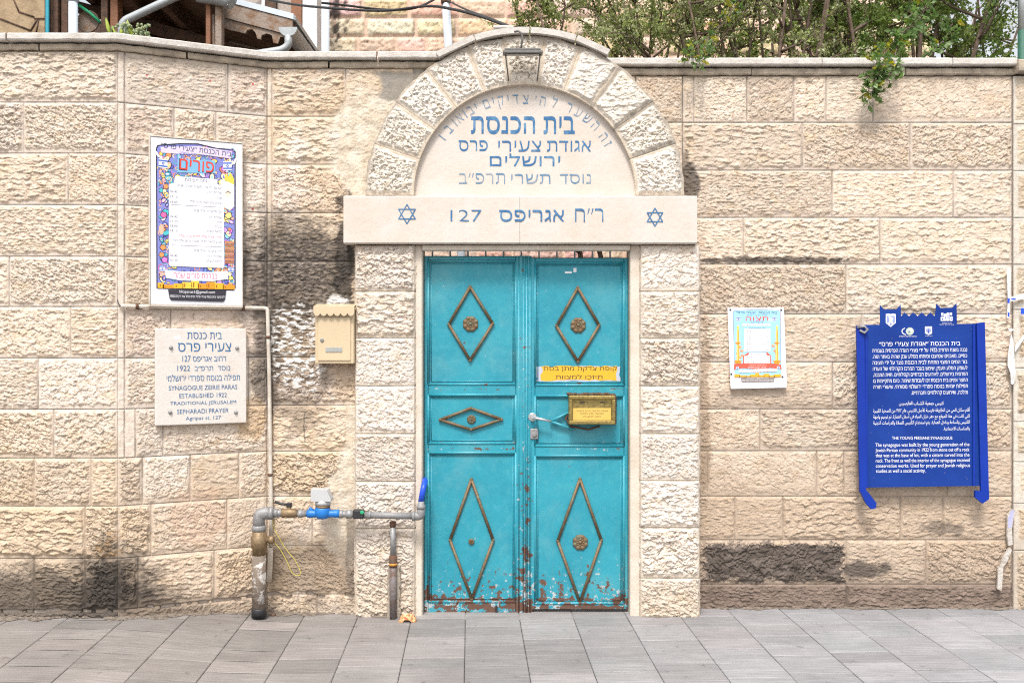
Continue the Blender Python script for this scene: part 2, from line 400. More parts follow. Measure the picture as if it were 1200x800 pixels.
class Art:
    """flat coloured print: polygons in x,z; each layer 0.5 mm in front of the one below"""
    def __init__(s, k=.0005): s.V = []; s.F = []; s.C = []; s.k = k
    def add(s, pts, faces, c, lay):
        n = len(s.V)
        s.V += [(x, -lay*s.k, z) for x, z in pts]
        for f in faces:
            a = sum(pts[f[i]][0]*pts[f[(i+1) % len(f)]][1]-pts[f[(i+1) % len(f)]][0]*pts[f[i]][1] for i in range(len(f)))
            s.F.append([n+i for i in (f if a > 0 else f[::-1])])
        s.C += [c]*len(pts)
    def poly(s, pts, c, lay):
        tri = geometry.tessellate_polygon([[Vector((x, z, 0)) for x, z in pts]])
        s.add(pts, [list(t) for t in tri], c, lay)
    def rect(s, x0, x1, z0, z1, c, lay): s.add([(x0, z0), (x1, z0), (x1, z1), (x0, z1)], [[0, 1, 2, 3]], c, lay)
    def ell(s, cx, cz, rx, rz, c, lay, n=20, rot=0.0, a0=0, a1=360):
        pts = []
        for i in range(n):
            t = R(a0+(a1-a0)*i/(n if a1-a0 == 360 else n-1)); x, z = rx*math.cos(t), rz*math.sin(t)
            pts.append((cx+x*math.cos(rot)-z*math.sin(rot), cz+x*math.sin(rot)+z*math.cos(rot)))
        s.poly(pts, c, lay)
    def stroke(s, pts, wd, c, lay, close=False):
        n = len(pts); m = n if close else n-1
        for i in range(m):
            a = Vector(pts[i]); b = Vector(pts[(i+1) % n]); d = (b-a)
            if d.length < 1e-9: continue
            d.normalize(); q = Vector((-d.y, d.x))*wd/2; e = d*wd*.3
            s.add([tuple(a-e-q), tuple(b+e-q), tuple(b+e+q), tuple(a-e+q)], [[0, 1, 2, 3]], c, lay+.12*(i % 3))
    def ring(s, cx, cz, r, wd, c, lay, n=18): s.stroke([(cx+r*math.cos(2*math.pi*i/n), cz+r*math.sin(2*math.pi*i/n)) for i in range(n)], wd, c, lay, True)
    def text(s, str_, x0, x1, z0, z1, c, lay, bold=0.0, rot=0.0, ref=None):
        """fits the lettering's box into x0..x1, z0..z1 (rot about the box centre)"""
        V, Fc = glyphs(str_, bold)
        if not V: return
        xs = [v[0] for v in V]; ys = [v[1] for v in V]; ax0, ax1, ay0, ay1 = min(xs), max(xs), min(ys), max(ys)
        z0, z1 = min(z0, z1), max(z0, z1)
        if ref:       # z0..z1 is the height of one plain letter: ascenders and tails go beyond
            ry = [v[1] for v in glyphs(ref, bold)[0]]; ay0, ay1 = min(ry), max(ry)
        cx, cz = (x0+x1)/2, (z0+z1)/2; out = []
        for x, y in V:
            u = (x-(ax0+ax1)/2)/max(ax1-ax0, 1e-6)*(x1-x0); v = (y-(ay0+ay1)/2)/max(ay1-ay0, 1e-6)*(z1-z0)
            out.append((cx+u*math.cos(rot)-v*math.sin(rot), cz+u*math.sin(rot)+v*math.cos(rot)))
        s.add(out, Fc, c, lay)
    def star(s, cx, cz, r, wd, c, lay):
        for q in (90, 270):
            s.stroke([(cx+r*math.cos(R(q+120*i)), cz+r*math.sin(R(q+120*i))) for i in range(3)], wd, c, lay+(.3 if q > 90 else 0), True)
    def build(s, name, mat, parent, y=0.0, local=True):
        me = bpy.data.meshes.new(name); me.from_pydata([(x, yy+y, z) for x, yy, z in s.V], [], s.F)
        a = me.attributes.new('Col', 'FLOAT_COLOR', 'POINT')
        for i, c in enumerate(s.C): a.data[i].color = (*c, 1)
        return link(name, me, mat, parent, local)
def hexc(h):
    v = [int(h[i:i+2], 16)/255 for i in (0, 2, 4)]
    return tuple((x/12.92 if x <= .04045 else ((x+.055)/1.055)**2.4)*.92 for x in v)

# ================================================================== ground
def gz(x, y=0.0):
    t = min(max((-1.15-x)/1.2, 0), 1); k = min(max((y+3.5)/3.0, 0), 1)
    return .075*t*t*(3-2*t)*k
def ground():
    o = MB(); o.box(-400, 400, -400, 400, -.6, -.16); tag(o.build('ground', M['earth']), kind='structure')
    o = MB(); o.box(-60, 60, -16, -7.72, -.16, -.11); tag(o.build('road', M['asphalt']), kind='structure')
    o = MB()
    for i in range(24): o.box(-12+i, -12+i+.985, -7.7, -7.55, -.15, .0, .012)
    tag(o.build('kerb', M['coping']), kind='structure')
    # bedding under the slabs
    xs = np.linspace(-12, 12, 60); ys = np.linspace(-7.54, .5, 24)
    V = [(x, y, gz(x, y)-.022) for y in ys for x in xs]; n = len(xs)
    Fc = [(j*n+i, j*n+i+1, (j+1)*n+i+1, (j+1)*n+i) for j in range(len(ys)-1) for i in range(n-1)]
    me = bpy.data.meshes.new('bedding'); me.from_pydata(V, [], Fc)
    tag(link('pavement_bedding', me, pm('dark_joint_sand', (.21, .18, .14), .95, var=.3, scale=40)), kind='structure')
    rng = np.random.RandomState(4)
    V = []; Fc = []; C = []
    a = R(2.4); ca, sa = math.cos(a), math.sin(a)
    tw = .313
    for i in range(-38, 39):
        v = -8.2+rng.rand()*.45
        if i % 2: v += .2
        while v < .9:
            tl = rng.choice([.17, .22, .28, .36]); gc = rng.choice([.0012, .0025, .005, .008]); g = .0014
            sub = 3
            x0, x1 = i*tw+.042+g, (i+1)*tw+.042-g; y0, y1 = v+gc, v+tl-.001
            v += tl
            q = [(x0, y0), (x1, y0), (x1, y1), (x0, y1)]
            q = [(x*ca-y*sa, x*sa+y*ca) for x, y in q]
            if max(p[1] for p in q) > .80 or min(p[1] for p in q) < -7.53: continue
            dz = rng.uniform(-.0012, .0012); tone = rng.uniform(.84, 1.12)
            warm = rng.uniform(-.004, .006)
            mx = (q[0][0]+q[1][0])/2
            side = min(max((mx-.2)/1.5, -1), 1)
            base = np.array((.250+warm-.004*side, .239+.006*side, .235+.017*side))*tone*(1+.085*side)
            # slab: bevelled rim + a few strips along its grain, each a shade of its own
            ns = rng.randint(4, 8); cuts = [0]+sorted(rng.rand(ns-1).tolist())+[1]
            def P(u, vv, z):
                X = x0+(x1-x0)*u; Y = y0+(y1-y0)*vv
                X, Y = X*ca-Y*sa, X*sa+Y*ca
                return (X, Y, gz(X, Y)+z+dz)
            n0 = len(V)
            e = .004/(x1-x0); ey = .004/(y1-y0)
            rim = [(0, 0), (1, 0), (1, 1), (0, 1)]
            inn = [(e, ey), (1-e, ey), (1-e, 1-ey), (e, 1-ey)]
            V += [P(*r_, -.010) for r_ in rim]+[P(*r_, -.0028) for r_ in rim]+[P(*r_, 0) for r_ in inn]
            C += [base*.9]*8+[base]*4
            for b_ in (0, 4):
                for k in range(4): Fc.append((n0+b_+k, n0+b_+(k+1) % 4, n0+b_+4+(k+1) % 4, n0+b_+4+k))
            for j in range(ns):
                va, vb = ey+(1-2*ey)*cuts[j], ey+(1-2*ey)*cuts[j+1]
                m0 = len(V); sh = base*rng.uniform(.94, 1.06)
                for vv in (va, vb):
                    for uu in np.linspace(e, 1-e, sub+1): V.append(P(uu, vv, .0)); C.append(sh*rng.uniform(.985, 1.015))
                for k in range(sub): Fc.append((m0+k, m0+k+1, m0+sub+2+k, m0+sub+1+k))
    me = grid_mesh('pavement', V, Fc, np.array(C), smooth=False)
    tag(link('pavement', me, M['pave_s'] if 'pave_s' in M else M['pave']), kind='structure')
# streaky slab texture
def pave_mat():
    m = M['pave']; t = m.node_tree; L = t.links.new; b = t.nodes['Principled BSDF']
    g = t.nodes.new('ShaderNodeNewGeometry'); mp_ = t.nodes.new('ShaderNodeMapping'); mp_.inputs['Scale'].default_value = (4.5, 95, 1)
    L(g.outputs['Position'], mp_.inputs['Vector'])
    n = t.nodes.new('ShaderNodeTexNoise'); n.inputs['Scale'].default_value = 1; n.inputs['Detail'].default_value = 4; L(mp_.outputs[0], n.inputs['Vector'])
    k = t.nodes.new('ShaderNodeMapRange'); k.inputs['From Min'].default_value = .25; k.inputs['From Max'].default_value = .75
    k.inputs['To Min'].default_value = .76; k.inputs['To Max'].default_value = 1.20; L(n.outputs['Fac'], k.inputs['Value'])
    n3 = t.nodes.new('ShaderNodeTexNoise'); n3.inputs['Scale'].default_value = 2.2; n3.inputs['Detail'].default_value = 5; L(g.outputs['Position'], n3.inputs['Vector'])
    k3 = t.nodes.new('ShaderNodeMapRange'); k3.inputs['From Min'].default_value = .3; k3.inputs['From Max'].default_value = .7
    k3.inputs['To Min'].default_value = .88; k3.inputs['To Max'].default_value = 1.08; L(n3.outputs['Fac'], k3.inputs['Value'])
    mu = t.nodes.new('ShaderNodeMath'); mu.operation = 'MULTIPLY'; L(k.outputs[0], mu.inputs[0]); L(k3.outputs[0], mu.inputs[1])
    n4 = t.nodes.new('ShaderNodeTexNoise'); n4.inputs['Scale'].default_value = 13; n4.inputs['Detail'].default_value = 3; L(g.outputs['Position'], n4.inputs['Vector'])
    k4 = t.nodes.new('ShaderNodeMapRange'); k4.inputs['From Min'].default_value = .66; k4.inputs['From Max'].default_value = .74   # trodden-in spots
    k4.inputs['To Min'].default_value = 1.0; k4.inputs['To Max'].default_value = .66; L(n4.outputs['Fac'], k4.inputs['Value'])
    m4 = t.nodes.new('ShaderNodeMath'); m4.operation = 'MULTIPLY'; L(mu.outputs[0], m4.inputs[0]); L(k4.outputs[0], m4.inputs[1]); mu = m4
    src = b.inputs['Base Color'].links[0].from_socket
    x = t.nodes.new('ShaderNodeVectorMath'); x.operation = 'SCALE'; L(src, x.inputs[0]); L(mu.outputs[0], x.inputs['Scale']); L(x.outputs[0], b.inputs['Base Color'])
pave_mat(); ground()

# ================================================================== stone walls
def facets(x, y, s):
    xi = np.floor(x); yi = np.floor(y); best = np.full(x.shape, 9e9); h = np.zeros(x.shape)
    for dx in (-1, 0, 1):
        for dy in (-1, 0, 1):
            cx, cy = xi+dx, yi+dy; px = cx+_h(cx, cy, s); py = cy+_h(cx, cy, s+1); ex, ey = x-px, y-py; q = ex*ex+ey*ey
            hh = (_h(cx, cy, s+2)-.5)*.8+ex*(_h(cx, cy, s+3)-.5)*.9-ey*(.15+.75*_h(cx, cy, s+4))
            m = q < best; best = np.where(m, q, best); h = np.where(m, hh, h)
    return h
def rel_ridge(u, z, s, lam=.030):
    wu = u+.014*fbm(u/.03, z/.02, 3, s+1); wz = z+.010*fbm(u/.03+7, z/.02, 4, s+2)
    wp = .9*fbm(u/.22, z/.18, 3, s)
    p = wz/lam+wp+s*.37
    k = np.floor(p); f = p-k
    amp = np.clip(.25+1.5*pn(u/.045, k*5.31+s, s+9), 0, 1.15)
    saw = (1-f)**1.6*sst(0, .06, f)*amp
    fc = facets(wu/.038, wz/.014, s+11); f2 = facets(wu/.017, wz/.008, s+12)
    return .32+.46*saw+.26*fc+.13*f2+.10*fbm(u/.12, z/.09, 3, s+21)+.06*fbm(u/.010, z/.007, 2, s+33)
def rel_rock(u, z, s):
    wu = u+.014*fbm(u/.03, z/.03, 3, s+1); wz = z+.014*fbm(u/.03+7, z/.03, 3, s+2)
    a = R(-25+60*(s*.37 % 1)); c, n = math.cos(a), math.sin(a); x, y = wu*c-wz*n, wu*n+wz*c
    fc = facets(x/.036, y/.022, s+11); f2 = facets(x/.016, y/.010, s+12)
    ck = 1-sst(0, .10, np.abs(fbm(wu/.06, wz/.045, 4, s)))
    return .35+.34*fc+.20*f2-.32*ck+.18*fbm(u/.13, z/.11, 3, s+40)+.07*fbm(u/.010, z/.008, 2, s+50)
def rel_pit(u, z, s):
    r = rel_rock(u, z, s)*.85
    pits = sst(.18, .42, fbm(u/.022, z/.018, 3, s+70))
    return r-.5*pits
RELS = {'ridge': rel_ridge, 'rock': rel_rock, 'pit': rel_pit}
TINT = [(.58, .485, .395), (.61, .52, .435), (.56, .46, .36), (.60, .495, .415), (.64, .555, .475)]

def stone_patch(P0, d, us, zs, rects, stain=None, mortar=(.57, .495, .425)):
    """a rock-faced wall face: rects = (ua, ub, za, zb, style, amp, tint, margin, seed)"""
    U, Z = np.meshgrid(us, zs); H = np.full(U.shape, -.012); C = np.zeros(U.shape+(3,)); C[:] = mortar
    for (ua, ub, za, zb, st, amp, tint, mg, sd_) in rects:
        i0, i1 = np.searchsorted(us, ua-1e-6), np.searchsorted(us, ub+1e-6); j0, j1 = np.searchsorted(zs, za-1e-6), np.searchsorted(zs, zb+1e-6)
        if i1-i0 < 2 or j1-j0 < 2: continue
        u = U[j0:j1, i0:i1]; z = Z[j0:j1, i0:i1]
        dd = np.minimum(np.minimum(u-ua, ub-u), np.minimum(z-za, zb-z))
        de = np.minimum(np.minimum(u-ua, ub-u), np.minimum((z-za)*.5, zb-z))+.009*fbm(u/.05, z/.05, 3, sd_+77)
        tone = (1+.10*fbm(u/.16, z/.11, 4, sd_+60)[..., None]*np.array((.7, 1.0, 1.3)))*np.array((1.0, .992, .98))
        c = np.array(tint)*tone
        och = sst(.15, .6, fbm(u/.10, z/.07, 4, sd_+66))[..., None]
        c = c*(1-.30*och)+np.array((.56, .42, .25))*.30*och
        sp = sst(.34, .62, fbm(u/.026, z/.010, 4, sd_+81)+.25*fbm(u/.2, z/.15, 2, sd_+82))[..., None]; c = c*(1-.78*sp)+np.array((.29, .195, .125))*.78*sp
        wt = sst(.25, .6, fbm(u/.05, z/.03, 4, sd_+85))[..., None]; c = c*(1-.30*wt)+np.array((.68, .62, .55))*.30*wt
        if st == 'flat':
            h = .004+.002*fbm(u/.03, z/.03, 3, sd_); c = np.array(mortar)*1.12*tone
        else:
            s = sst(mg*.7, mg*.7+.012, de)
            kz = .72+.75*((sd_*.6180339) % 1)
            h = .003+s*(.001+amp*kz**-.5*np.clip(RELS[st](u*kz, z*kz*(.9+.3*((sd_*.37) % 1)), sd_), -.12, 1.3))
            flat = (1-sst(mg*.7-.004, mg*.7+.006, de))[..., None]
            c = c*(1-flat)+np.array(mortar)*(1+.08*fbm(u/.03, z/.03, 3, 5)[..., None])*flat
        jn = 1-sst(.0012, .0042, dd)
        wob = .5+.5*sst(-.3, .3, pn(u/.12, z/.12, 91))
        h = h*(1-jn)-.005*jn*wob
        c = c*(1-(.45*jn*wob)[..., None])
        H[j0:j1, i0:i1] = h; C[j0:j1, i0:i1] = c
    nrm = (d[1], -d[0])
    if stain is not None: H, C = stain(U, Z, H, C)
    X = P0[0]+U*d[0]+H*nrm[0]; Y = P0[1]+U*d[1]+H*nrm[1]
    V = np.stack([X, Y, Z], -1).reshape(-1, 3); nu, nz = len(us), len(zs)
    idx = np.arange(nu*nz).reshape(nz, nu)
    Fc = np.stack([idx[:-1, :-1], idx[:-1, 1:], idx[1:, 1:], idx[1:, :-1]], -1).reshape(-1, 4)
    return V, Fc, np.clip(C.reshape(-1, 3), .004, .9)
def zgrid(levels, res):
    lv = sorted(levels); out = []
    for a, b in zip(lv[:-1], lv[1:]): out += list(np.linspace(a, b, max(2, int(round((b-a)/res))), endpoint=False))
    return np.array(out+[lv[-1]])
def join(parts):
    V = []; Fc = []; C = []; n = 0
    for v, f, c in parts: V.append(v); Fc.append(f+n); C.append(c); n += len(v)
    return np.concatenate(V), np.concatenate(Fc), np.concatenate(C)
RES = .0037
_seed = [100]
def blocks(levels, joints, u0, u1, styles, amp, tints, mg, edge=None, seed=None):
    """levels from the top down; joints[i] = u of the upright joints in course i"""
    rects = []; rng = random.Random(seed or 5)
    for i in range(len(levels)-1):
        zb, za = levels[i], levels[i+1]
        cuts = [u0]+sorted(joints[i] if i < len(joints) else [])+[u1]
        for a, b in zip(cuts[:-1], cuts[1:]):
            _seed[0] += 1
            st = styles[i] if i < len(styles) else styles[-1]
            t = rng.choice(tints); k = rng.uniform(.86, 1.07)
            if st in ('ridge', 'rock') and rng.random() < .28: st = {'ridge': 'rock', 'rock': 'ridge'}[st]
            if b-a < .06: st = 'flat'
            rects.append((a, b, za, zb, st, 1.0*amp*rng.uniform(.55, 1.25), tuple(x*k for x in t), mg*rng.uniform(.5, 1.5), _seed[0]))
    return rects

ACX, ACZ = ax(615), az(229.5)     # centre of the arch
RI, RO = 130*D/F, 187*D/F
XA1, YA = ax(138, -.29), -.29
XC0, YC = ax(313, .06), .06
YR = .18
dB = Vector((XC0-XA1, YC-YA)); LB = dB.length; dB.normalize()
RZB = math.atan2(dB.y, dB.x)
def uB(px):
    t = (px-600)/F; # point (t*s, -D+s) = P0 + u*dB
    A_ = np.array([[t, -dB.x], [1, -dB.y]]); b_ = np.array([XA1, YA+D])
    return float(np.linalg.solve(A_, b_)[1])
def zB(px, py):
    u = uB(px); y = YA+u*dB.y
    return EYE+(400-py)*(D+y)/F
LVL = [3.206, 2.922, 2.64, 2.355, 2.07, 1.792, 1.508, 1.225, .955, .69, .40, .115, -.1]
LVR = [3.195, 2.913, 2.626, 2.343, 2.062, 1.764, 1.477, 1.195, .944, .672, .41, .144, -.1]
SOOT = np.array((.040, .034, .030)); WHITE = np.array((.66, .645, .62)); GREYD = np.array((.12, .10, .085)); PLAST = np.array((.56, .485, .385))
def ell(U, Z, cu, cz, ru, rz, seed, k=.35, sc=.12):
    q = np.sqrt(((U-cu)/ru)**2+((Z-cz)/rz)**2)+1.3*k*fbm(U/sc, Z/sc, 6, seed)+.25*k*fbm(U/.016, Z/.012, 3, seed+3)
    return 1-sst(.75, 1.15, q)
def mixc(C, m, c, f=1.0):
    m = (np.clip(m, 0, 1)*f)[..., None]; return C*(1-m)+c*m

def foot_gap(H, C, S, Z):
    n = fbm(S/.10, Z*0, 4, 221); q = np.abs(Z-.108-.022*n); m = (1-sst(.006, .013, q))*sst(-.12, .12, fbm(S/.16, Z*0+3, 3, 222))
    return H*(1-m)-.035*m, mixc(C, m, np.array((.05, .04, .032)), .85)
def low_soot(S, Z, C):
    """fire soot round the bend at the wall foot; S = distance along the wall from the bend"""
    n = fbm(S/.14, Z/.10, 6, 201)+.6*fbm(S/.03, Z/.02, 3, 202)
    wide = sst(.50, .26, Z+.075*n+.55*np.clip(S-.06, 0, 1)+.10*np.abs(S+.35))
    core = sst(.62, .10, np.sqrt(((S+.02)/.34)**2+((Z-.17)/.48)**2)*.62+.20*n)
    och = sst(.2, .6, .75-np.sqrt(((S+.06)/.16)**2+((Z-.47)/.15)**2)+.5*n)
    C = mixc(C, och, np.array((.33, .19, .075)), .7); C = mixc(C, wide, np.array((.060, .050, .042))*(1+.5*np.clip(fbm(S/.11, Z/.08, 4, 231), -.8, 1))[..., None], .84)
    return mixc(C, core, SOOT, .9)
def high_soot(S, Z, C):
    n = fbm(S/.13, Z/.11, 6, 211)+.5*fbm(S/.025, Z/.014, 3, 212)
    q = np.sqrt(((S-.17)/.40)**2+((Z-2.0)/.34)**2)
    m = sst(1.30, .62, q+.34*n)
    run = sst(.9, .3, np.abs(S+.01)/.085+.4*n)*sst(2.5, 2.2, Z)*sst(1.05, 1.5, Z)   # runs down the joint
    lo = sst(.02, .12, fbm(S/.035, Z/.016, 3, 213))
    C = mixc(C, np.maximum(m, run*.8)*(1-.20*lo), np.array((.055, .046, .040)), .93)
    return C
rng_ = random.Random(3)
def wall_left():
    base = empty('stone_wall', (-1.9, -.1, 0))
    tag(base, 'rough cream limestone wall with a bend, sooty patches and two signs, beside the mailbox', 'wall')
    parts = []
    # --- A, the face nearest the street
    PA = (ax(-90, YA), YA); LA = XA1-PA[0]
    jA = [[], [28], [80], [], [11], [83], [45], [63], [40, 107], [100], [40, 100], []]
    j = [[ax(p, YA)-PA[0] for p in q]+[ax(-40, YA)-PA[0]] for q in jA]
    tA = [(.60, .51, .42), (.63, .545, .465), (.61, .51, .41), (.58, .475, .375)]
    stA = ['ridge']*5+['rock', 'rock', 'rock', 'rock', 'rock', 'rock', 'rock', 'rock']
    us = np.linspace(0, LA, int(LA/RES)); zs = zgrid(LVL, RES)
    def stA_(U, Z, H, C):
        x = U+PA[0]
        C = mixc(C, sst(.0, 1.0, (1.35-Z)/.8+.5*fbm(x/.35, Z/.2, 4, 15)), np.array((.47, .345, .215)), .5)
        C = low_soot(U-LA, Z, C)
        C = mixc(C, (1-sst(.05, .16, Z+.03*fbm(U/.1, Z/.1, 3, 3))), GREYD, .65)
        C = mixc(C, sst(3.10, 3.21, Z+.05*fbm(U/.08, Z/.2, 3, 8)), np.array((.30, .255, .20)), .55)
        H, C = foot_gap(H, C, U-LA, Z)
        return H, C
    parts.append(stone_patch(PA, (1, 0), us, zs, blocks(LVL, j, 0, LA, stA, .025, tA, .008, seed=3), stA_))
    # --- B, the slanting face
    jB = [[267], [204, 253], [282], [230], [242], [200], [291], [158.6, 191], [167, 223, 280], [177, 266], [162, 251], [200]]
    ub = uB(146)
    j = [([ub] if i < 8 else [])+[uB(p) for p in q] for i, q in enumerate(jB)]
    us = np.linspace(0, LB, int(LB/RES))
    stB = ['ridge']*5+['ridge', 'rock', 'rock', 'rock', 'rock', 'rock', 'rock']
    def stB_(U, Z, H, C):
        C = mixc(C, sst(.0, 1.0, (1.25-Z)/.9+.5*fbm(U/.35, Z/.2, 4, 25)), np.array((.47, .345, .225)), .5)
        C = low_soot(U, Z, C); C = high_soot(U-LB, Z, C)
        C = mixc(C, ell(U, Z, uB(305), zB(305, 420), .06, .30, 23, .5), GREYD, .6)
        C = mixc(C, ell(U, Z, uB(292), zB(292, 490), .10, .12, 24), np.array((.42, .26, .10)), .5)
        C = mixc(C, ell(U, Z, uB(235), zB(235, 605), .16, .2, 28), np.array((.52, .36, .26)), .5)
        C = mixc(C, (1-sst(.06, .22, Z+.05*fbm(U/.1, Z/.1, 3, 6))), np.array((.26, .20, .15)), .6)
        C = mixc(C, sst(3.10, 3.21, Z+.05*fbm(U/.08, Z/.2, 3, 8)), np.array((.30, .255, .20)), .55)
        for px, py in ((172, 89), (246, 95), (296, 99), (296, 245)):
            C = mixc(C, 1-sst(.004, .007, np.hypot(U-uB(px), Z-zB(px, py))), np.array((.55, .03, .03)))
        H, C = foot_gap(H, C, U, Z)
        return H, C
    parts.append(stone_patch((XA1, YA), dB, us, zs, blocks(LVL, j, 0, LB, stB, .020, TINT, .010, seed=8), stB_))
    # --- C, beside the gateway
    PC = (XC0, YC); LC = ax(484, YC)-XC0
    f = lambda p: ax(p, YC)-XC0
    jC = [[318.5, 405], [318.5], [318.5], [318.5], [318.5], [318.5], [318.5], [318.5], [], [366], [], [350, 372]]
    j = [[f(p) for p in q] for q in jC]
    us = np.linspace(0, LC, int(LC/RES))
    def stC_(U, Z, H, C):
        p = lambda x, y: (f(x), az(y, YC))
        C = mixc(C, sst(-.2, .5, fbm(U/.25, Z/.3, 4, 55)+.25), np.array((.52, .385, .24)), .5)
        # plaster fills
        m = ell(U, Z, *p(440, 170), .27, .36, 31, .22)
        m = np.maximum(m, ell(U, Z, *p(400, 610), .085, .36, 33, .4)*.9)
        m = np.maximum(m, ell(U, Z, *p(412, 560), .05, .5, 33, .4)*.9)
        H = H*(1-m)+(.007+.007*fbm(U/.09, Z/.07, 5, 34)+.002*fbm(U/.015, Z/.012, 3, 39))*m; C = mixc(C, m, PLAST*(1+.22*fbm(U/.07, Z/.09, 5, 35)[..., None]*np.array((.7, 1, 1.3))))
        g = ell(U, Z, *p(470, 100), .30, .10, 36, .3)*(1-ell(U, Z, *p(428, 103), .10, .10, 36, .1))
        H = H*(1-g)+.003*g; C = mixc(C, g, np.array((.26, .235, .20)))
        C = high_soot(U, Z, C); C = mixc(C, ell(U, Z, *p(405, 310), .06, .34, 42, .6), SOOT, .85)
        C = mixc(C, ell(U, Z, *p(320, 420), .05, .4, 43, .4), GREYD*.7, .8)
        # scraps of old white paper
        q = ell(U, Z, *p(348, 408), .19, .27, 44, .25)*sst(-.02, .16, fbm(U/.05, Z/.022, 4, 45))
        q = np.maximum(q, ell(U, Z, *p(395, 356), .10, .05, 46, .5))
        d_ = ell(U, Z, *p(345, 430), .22, .38, 48, .4)
        C = mixc(C, d_*(1-q), np.array((.16, .125, .095)), .55)
        C = mixc(C, q, WHITE, .92); H = H+.003*q
        C = mixc(C, ell(U, Z, *p(365, 670), .30, .16, 49, .4), np.array((.22, .165, .12)), .7)
        C = mixc(C, (1-sst(.03, .12, Z+.05*fbm(U/.1, Z/.1, 3, 6))), np.array((.30, .25, .20)), .6)
        C = mixc(C, ell(U, Z, *p(412, 650), .035, .28, 50, .3), GREYD, .6)
        H, C = foot_gap(H, C, U+LB, Z)
        # cracks
        ck = (np.abs(U-f(357)-.008*fbm(Z/.04, U*0, 3, 51)) < .004)*(np.abs(Z-az(500, YC)) < .09)
        C = mixc(C, ck*1.0, GREYD, .8)
        return H, C
    parts.append(stone_patch(PC, (1, 0), us, zs, blocks(LVL, j, 0, LC, ['ridge']*7+['ridge', 'rock', 'rock', 'rock', 'rock'], .023, TINT, .008, seed=12), stC_))
    # top bit behind the arch
    P2 = (ax(484, YC), YC); L2 = ax(532, YC)-P2[0]; us = np.linspace(0, L2, int(L2/RES)); z2 = zgrid([2.64, 2.922, 3.206], RES)
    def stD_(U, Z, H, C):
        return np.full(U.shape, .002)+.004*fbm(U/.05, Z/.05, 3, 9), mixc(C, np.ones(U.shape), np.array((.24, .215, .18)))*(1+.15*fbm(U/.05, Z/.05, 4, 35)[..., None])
    parts.append(stone_patch(P2, (1, 0), us, z2, [], stD_))
    V, Fc, C = join(parts)
    link('masonry', grid_mesh('masonry', V, Fc, C), M['stone'], base)
    # solid core behind the faces
    th = .32; g = .012
    nB = Vector((-dB.y, dB.x))
    o = MB()
    pts = [(ax(-90, YA), YA+g), (XA1-.002, YA+g), (XC0-.002, YC+g), (ax(432, YC), YC+g), (ax(432, YC), YC+th), (XC0-.07, YC+th), (XA1-.07, YA+th), (ax(-90, YA), YA+th)]
    def vprism(o, pts, z0, z1):
        a = [o.bm.verts.new((x, y, z0)) for x, y in pts]; b = [o.bm.verts.new((x, y, z1)) for x, y in pts]; n = len(pts)
        ar = sum(pts[i][0]*pts[(i+1) % n][1]-pts[(i+1) % n][0]*pts[i][1] for i in range(n)); fs = []
        fs.append(o.bm.faces.new(b if ar > 0 else b[::-1])); fs.append(o.bm.faces.new(a[::-1] if ar > 0 else a))
        for i in range(n):
            q = [a[i], a[(i+1) % n], b[(i+1) % n], b[i]]; o.bm.faces.new(q if ar > 0 else q[::-1])
        return o
    vprism(o, pts, -.1, 3.204)
    vprism(o, [(ax(432, YC), YC+g), (ax(532, YC), YC+g), (ax(532, YC), YC+th), (ax(432, YC), YC+th)], 2.6, 3.204)
    o.build('core', M['plaster'], base)
    # ledge and coping follow the bend
    def off(e):   # polyline pushed out towards the street by e
        tA_ = math.tan(RZB/2)
        return [(ax(-90, YA), YA-e), (XA1+e*tA_, YA-e), (XC0+e*tA_, YC-e), (ax(521, YC), YC-e)]
    def strip(name, e0, z0, z1, mat, jit, seed, splits):
        fr = off(e0); bk = [(ax(-90, YA), YA+th+.03), (XA1-.07, YA+th+.03), (XC0-.07, YC+th+.03), (ax(521, YC), YC+th+.03)]
        rng = random.Random(seed)
        for k in range(3):
            cuts = [0]+splits[k]+[1]
            for t0, t1 in zip(cuts[:-1], cuts[1:]):
                L_ = Vector(fr[k]).lerp(Vector(fr[k+1]), 0)
                length = (Vector(fr[k+1])-Vector(fr[k])).length*(t1-t0); n = max(2, int(length/.03)); o = MB(); rows = []
                for i in range(n+1):
                    t = t0+(t1-t0)*i/n
                    if i == 0 and t0 > 0: t += .0025/length
                    if i == n and t1 < 1: t -= .0025/length
                    a = Vector(fr[k]).lerp(Vector(fr[k+1]), t); b = Vector(bk[k]).lerp(Vector(bk[k+1]), t); dv = (b-a).normalized()
                    jj = lambda s_=1: rng.uniform(-jit, jit)*s_
                    a1 = a+dv*jj(); 
                    rows.append([o.bm.verts.new((*(a1+dv*.006), z0+jj(.6))), o.bm.verts.new((*a1, z0+.007+jj(.5))), o.bm.verts.new((*(a1+dv*jj(.3)), z1-.006+jj(.5))),
                                 o.bm.verts.new((*(a1+dv*.006), z1+jj(.3))), o.bm.verts.new((*b, z1)), o.bm.verts.new((*b, z0))])
                for i in range(n):
                    for q in range(6):
                        o.bm.faces.new((rows[i][q], rows[i+1][q], rows[i+1][(q+1) % 6], rows[i][(q+1) % 6]))
                o.bm.faces.new(rows[0]); o.bm.faces.new(rows[-1][::-1])
                o.build(name, mat, base)
    strip('ledge', .022, 3.206, 3.241, M['ledge'], .005, 5, [[.6], [.45], [.35]])
    strip('coping', .060, 3.250, 3.290, M['coping'], .0022, 6, [[.45], [], [.62]])
    return base
wall_left()

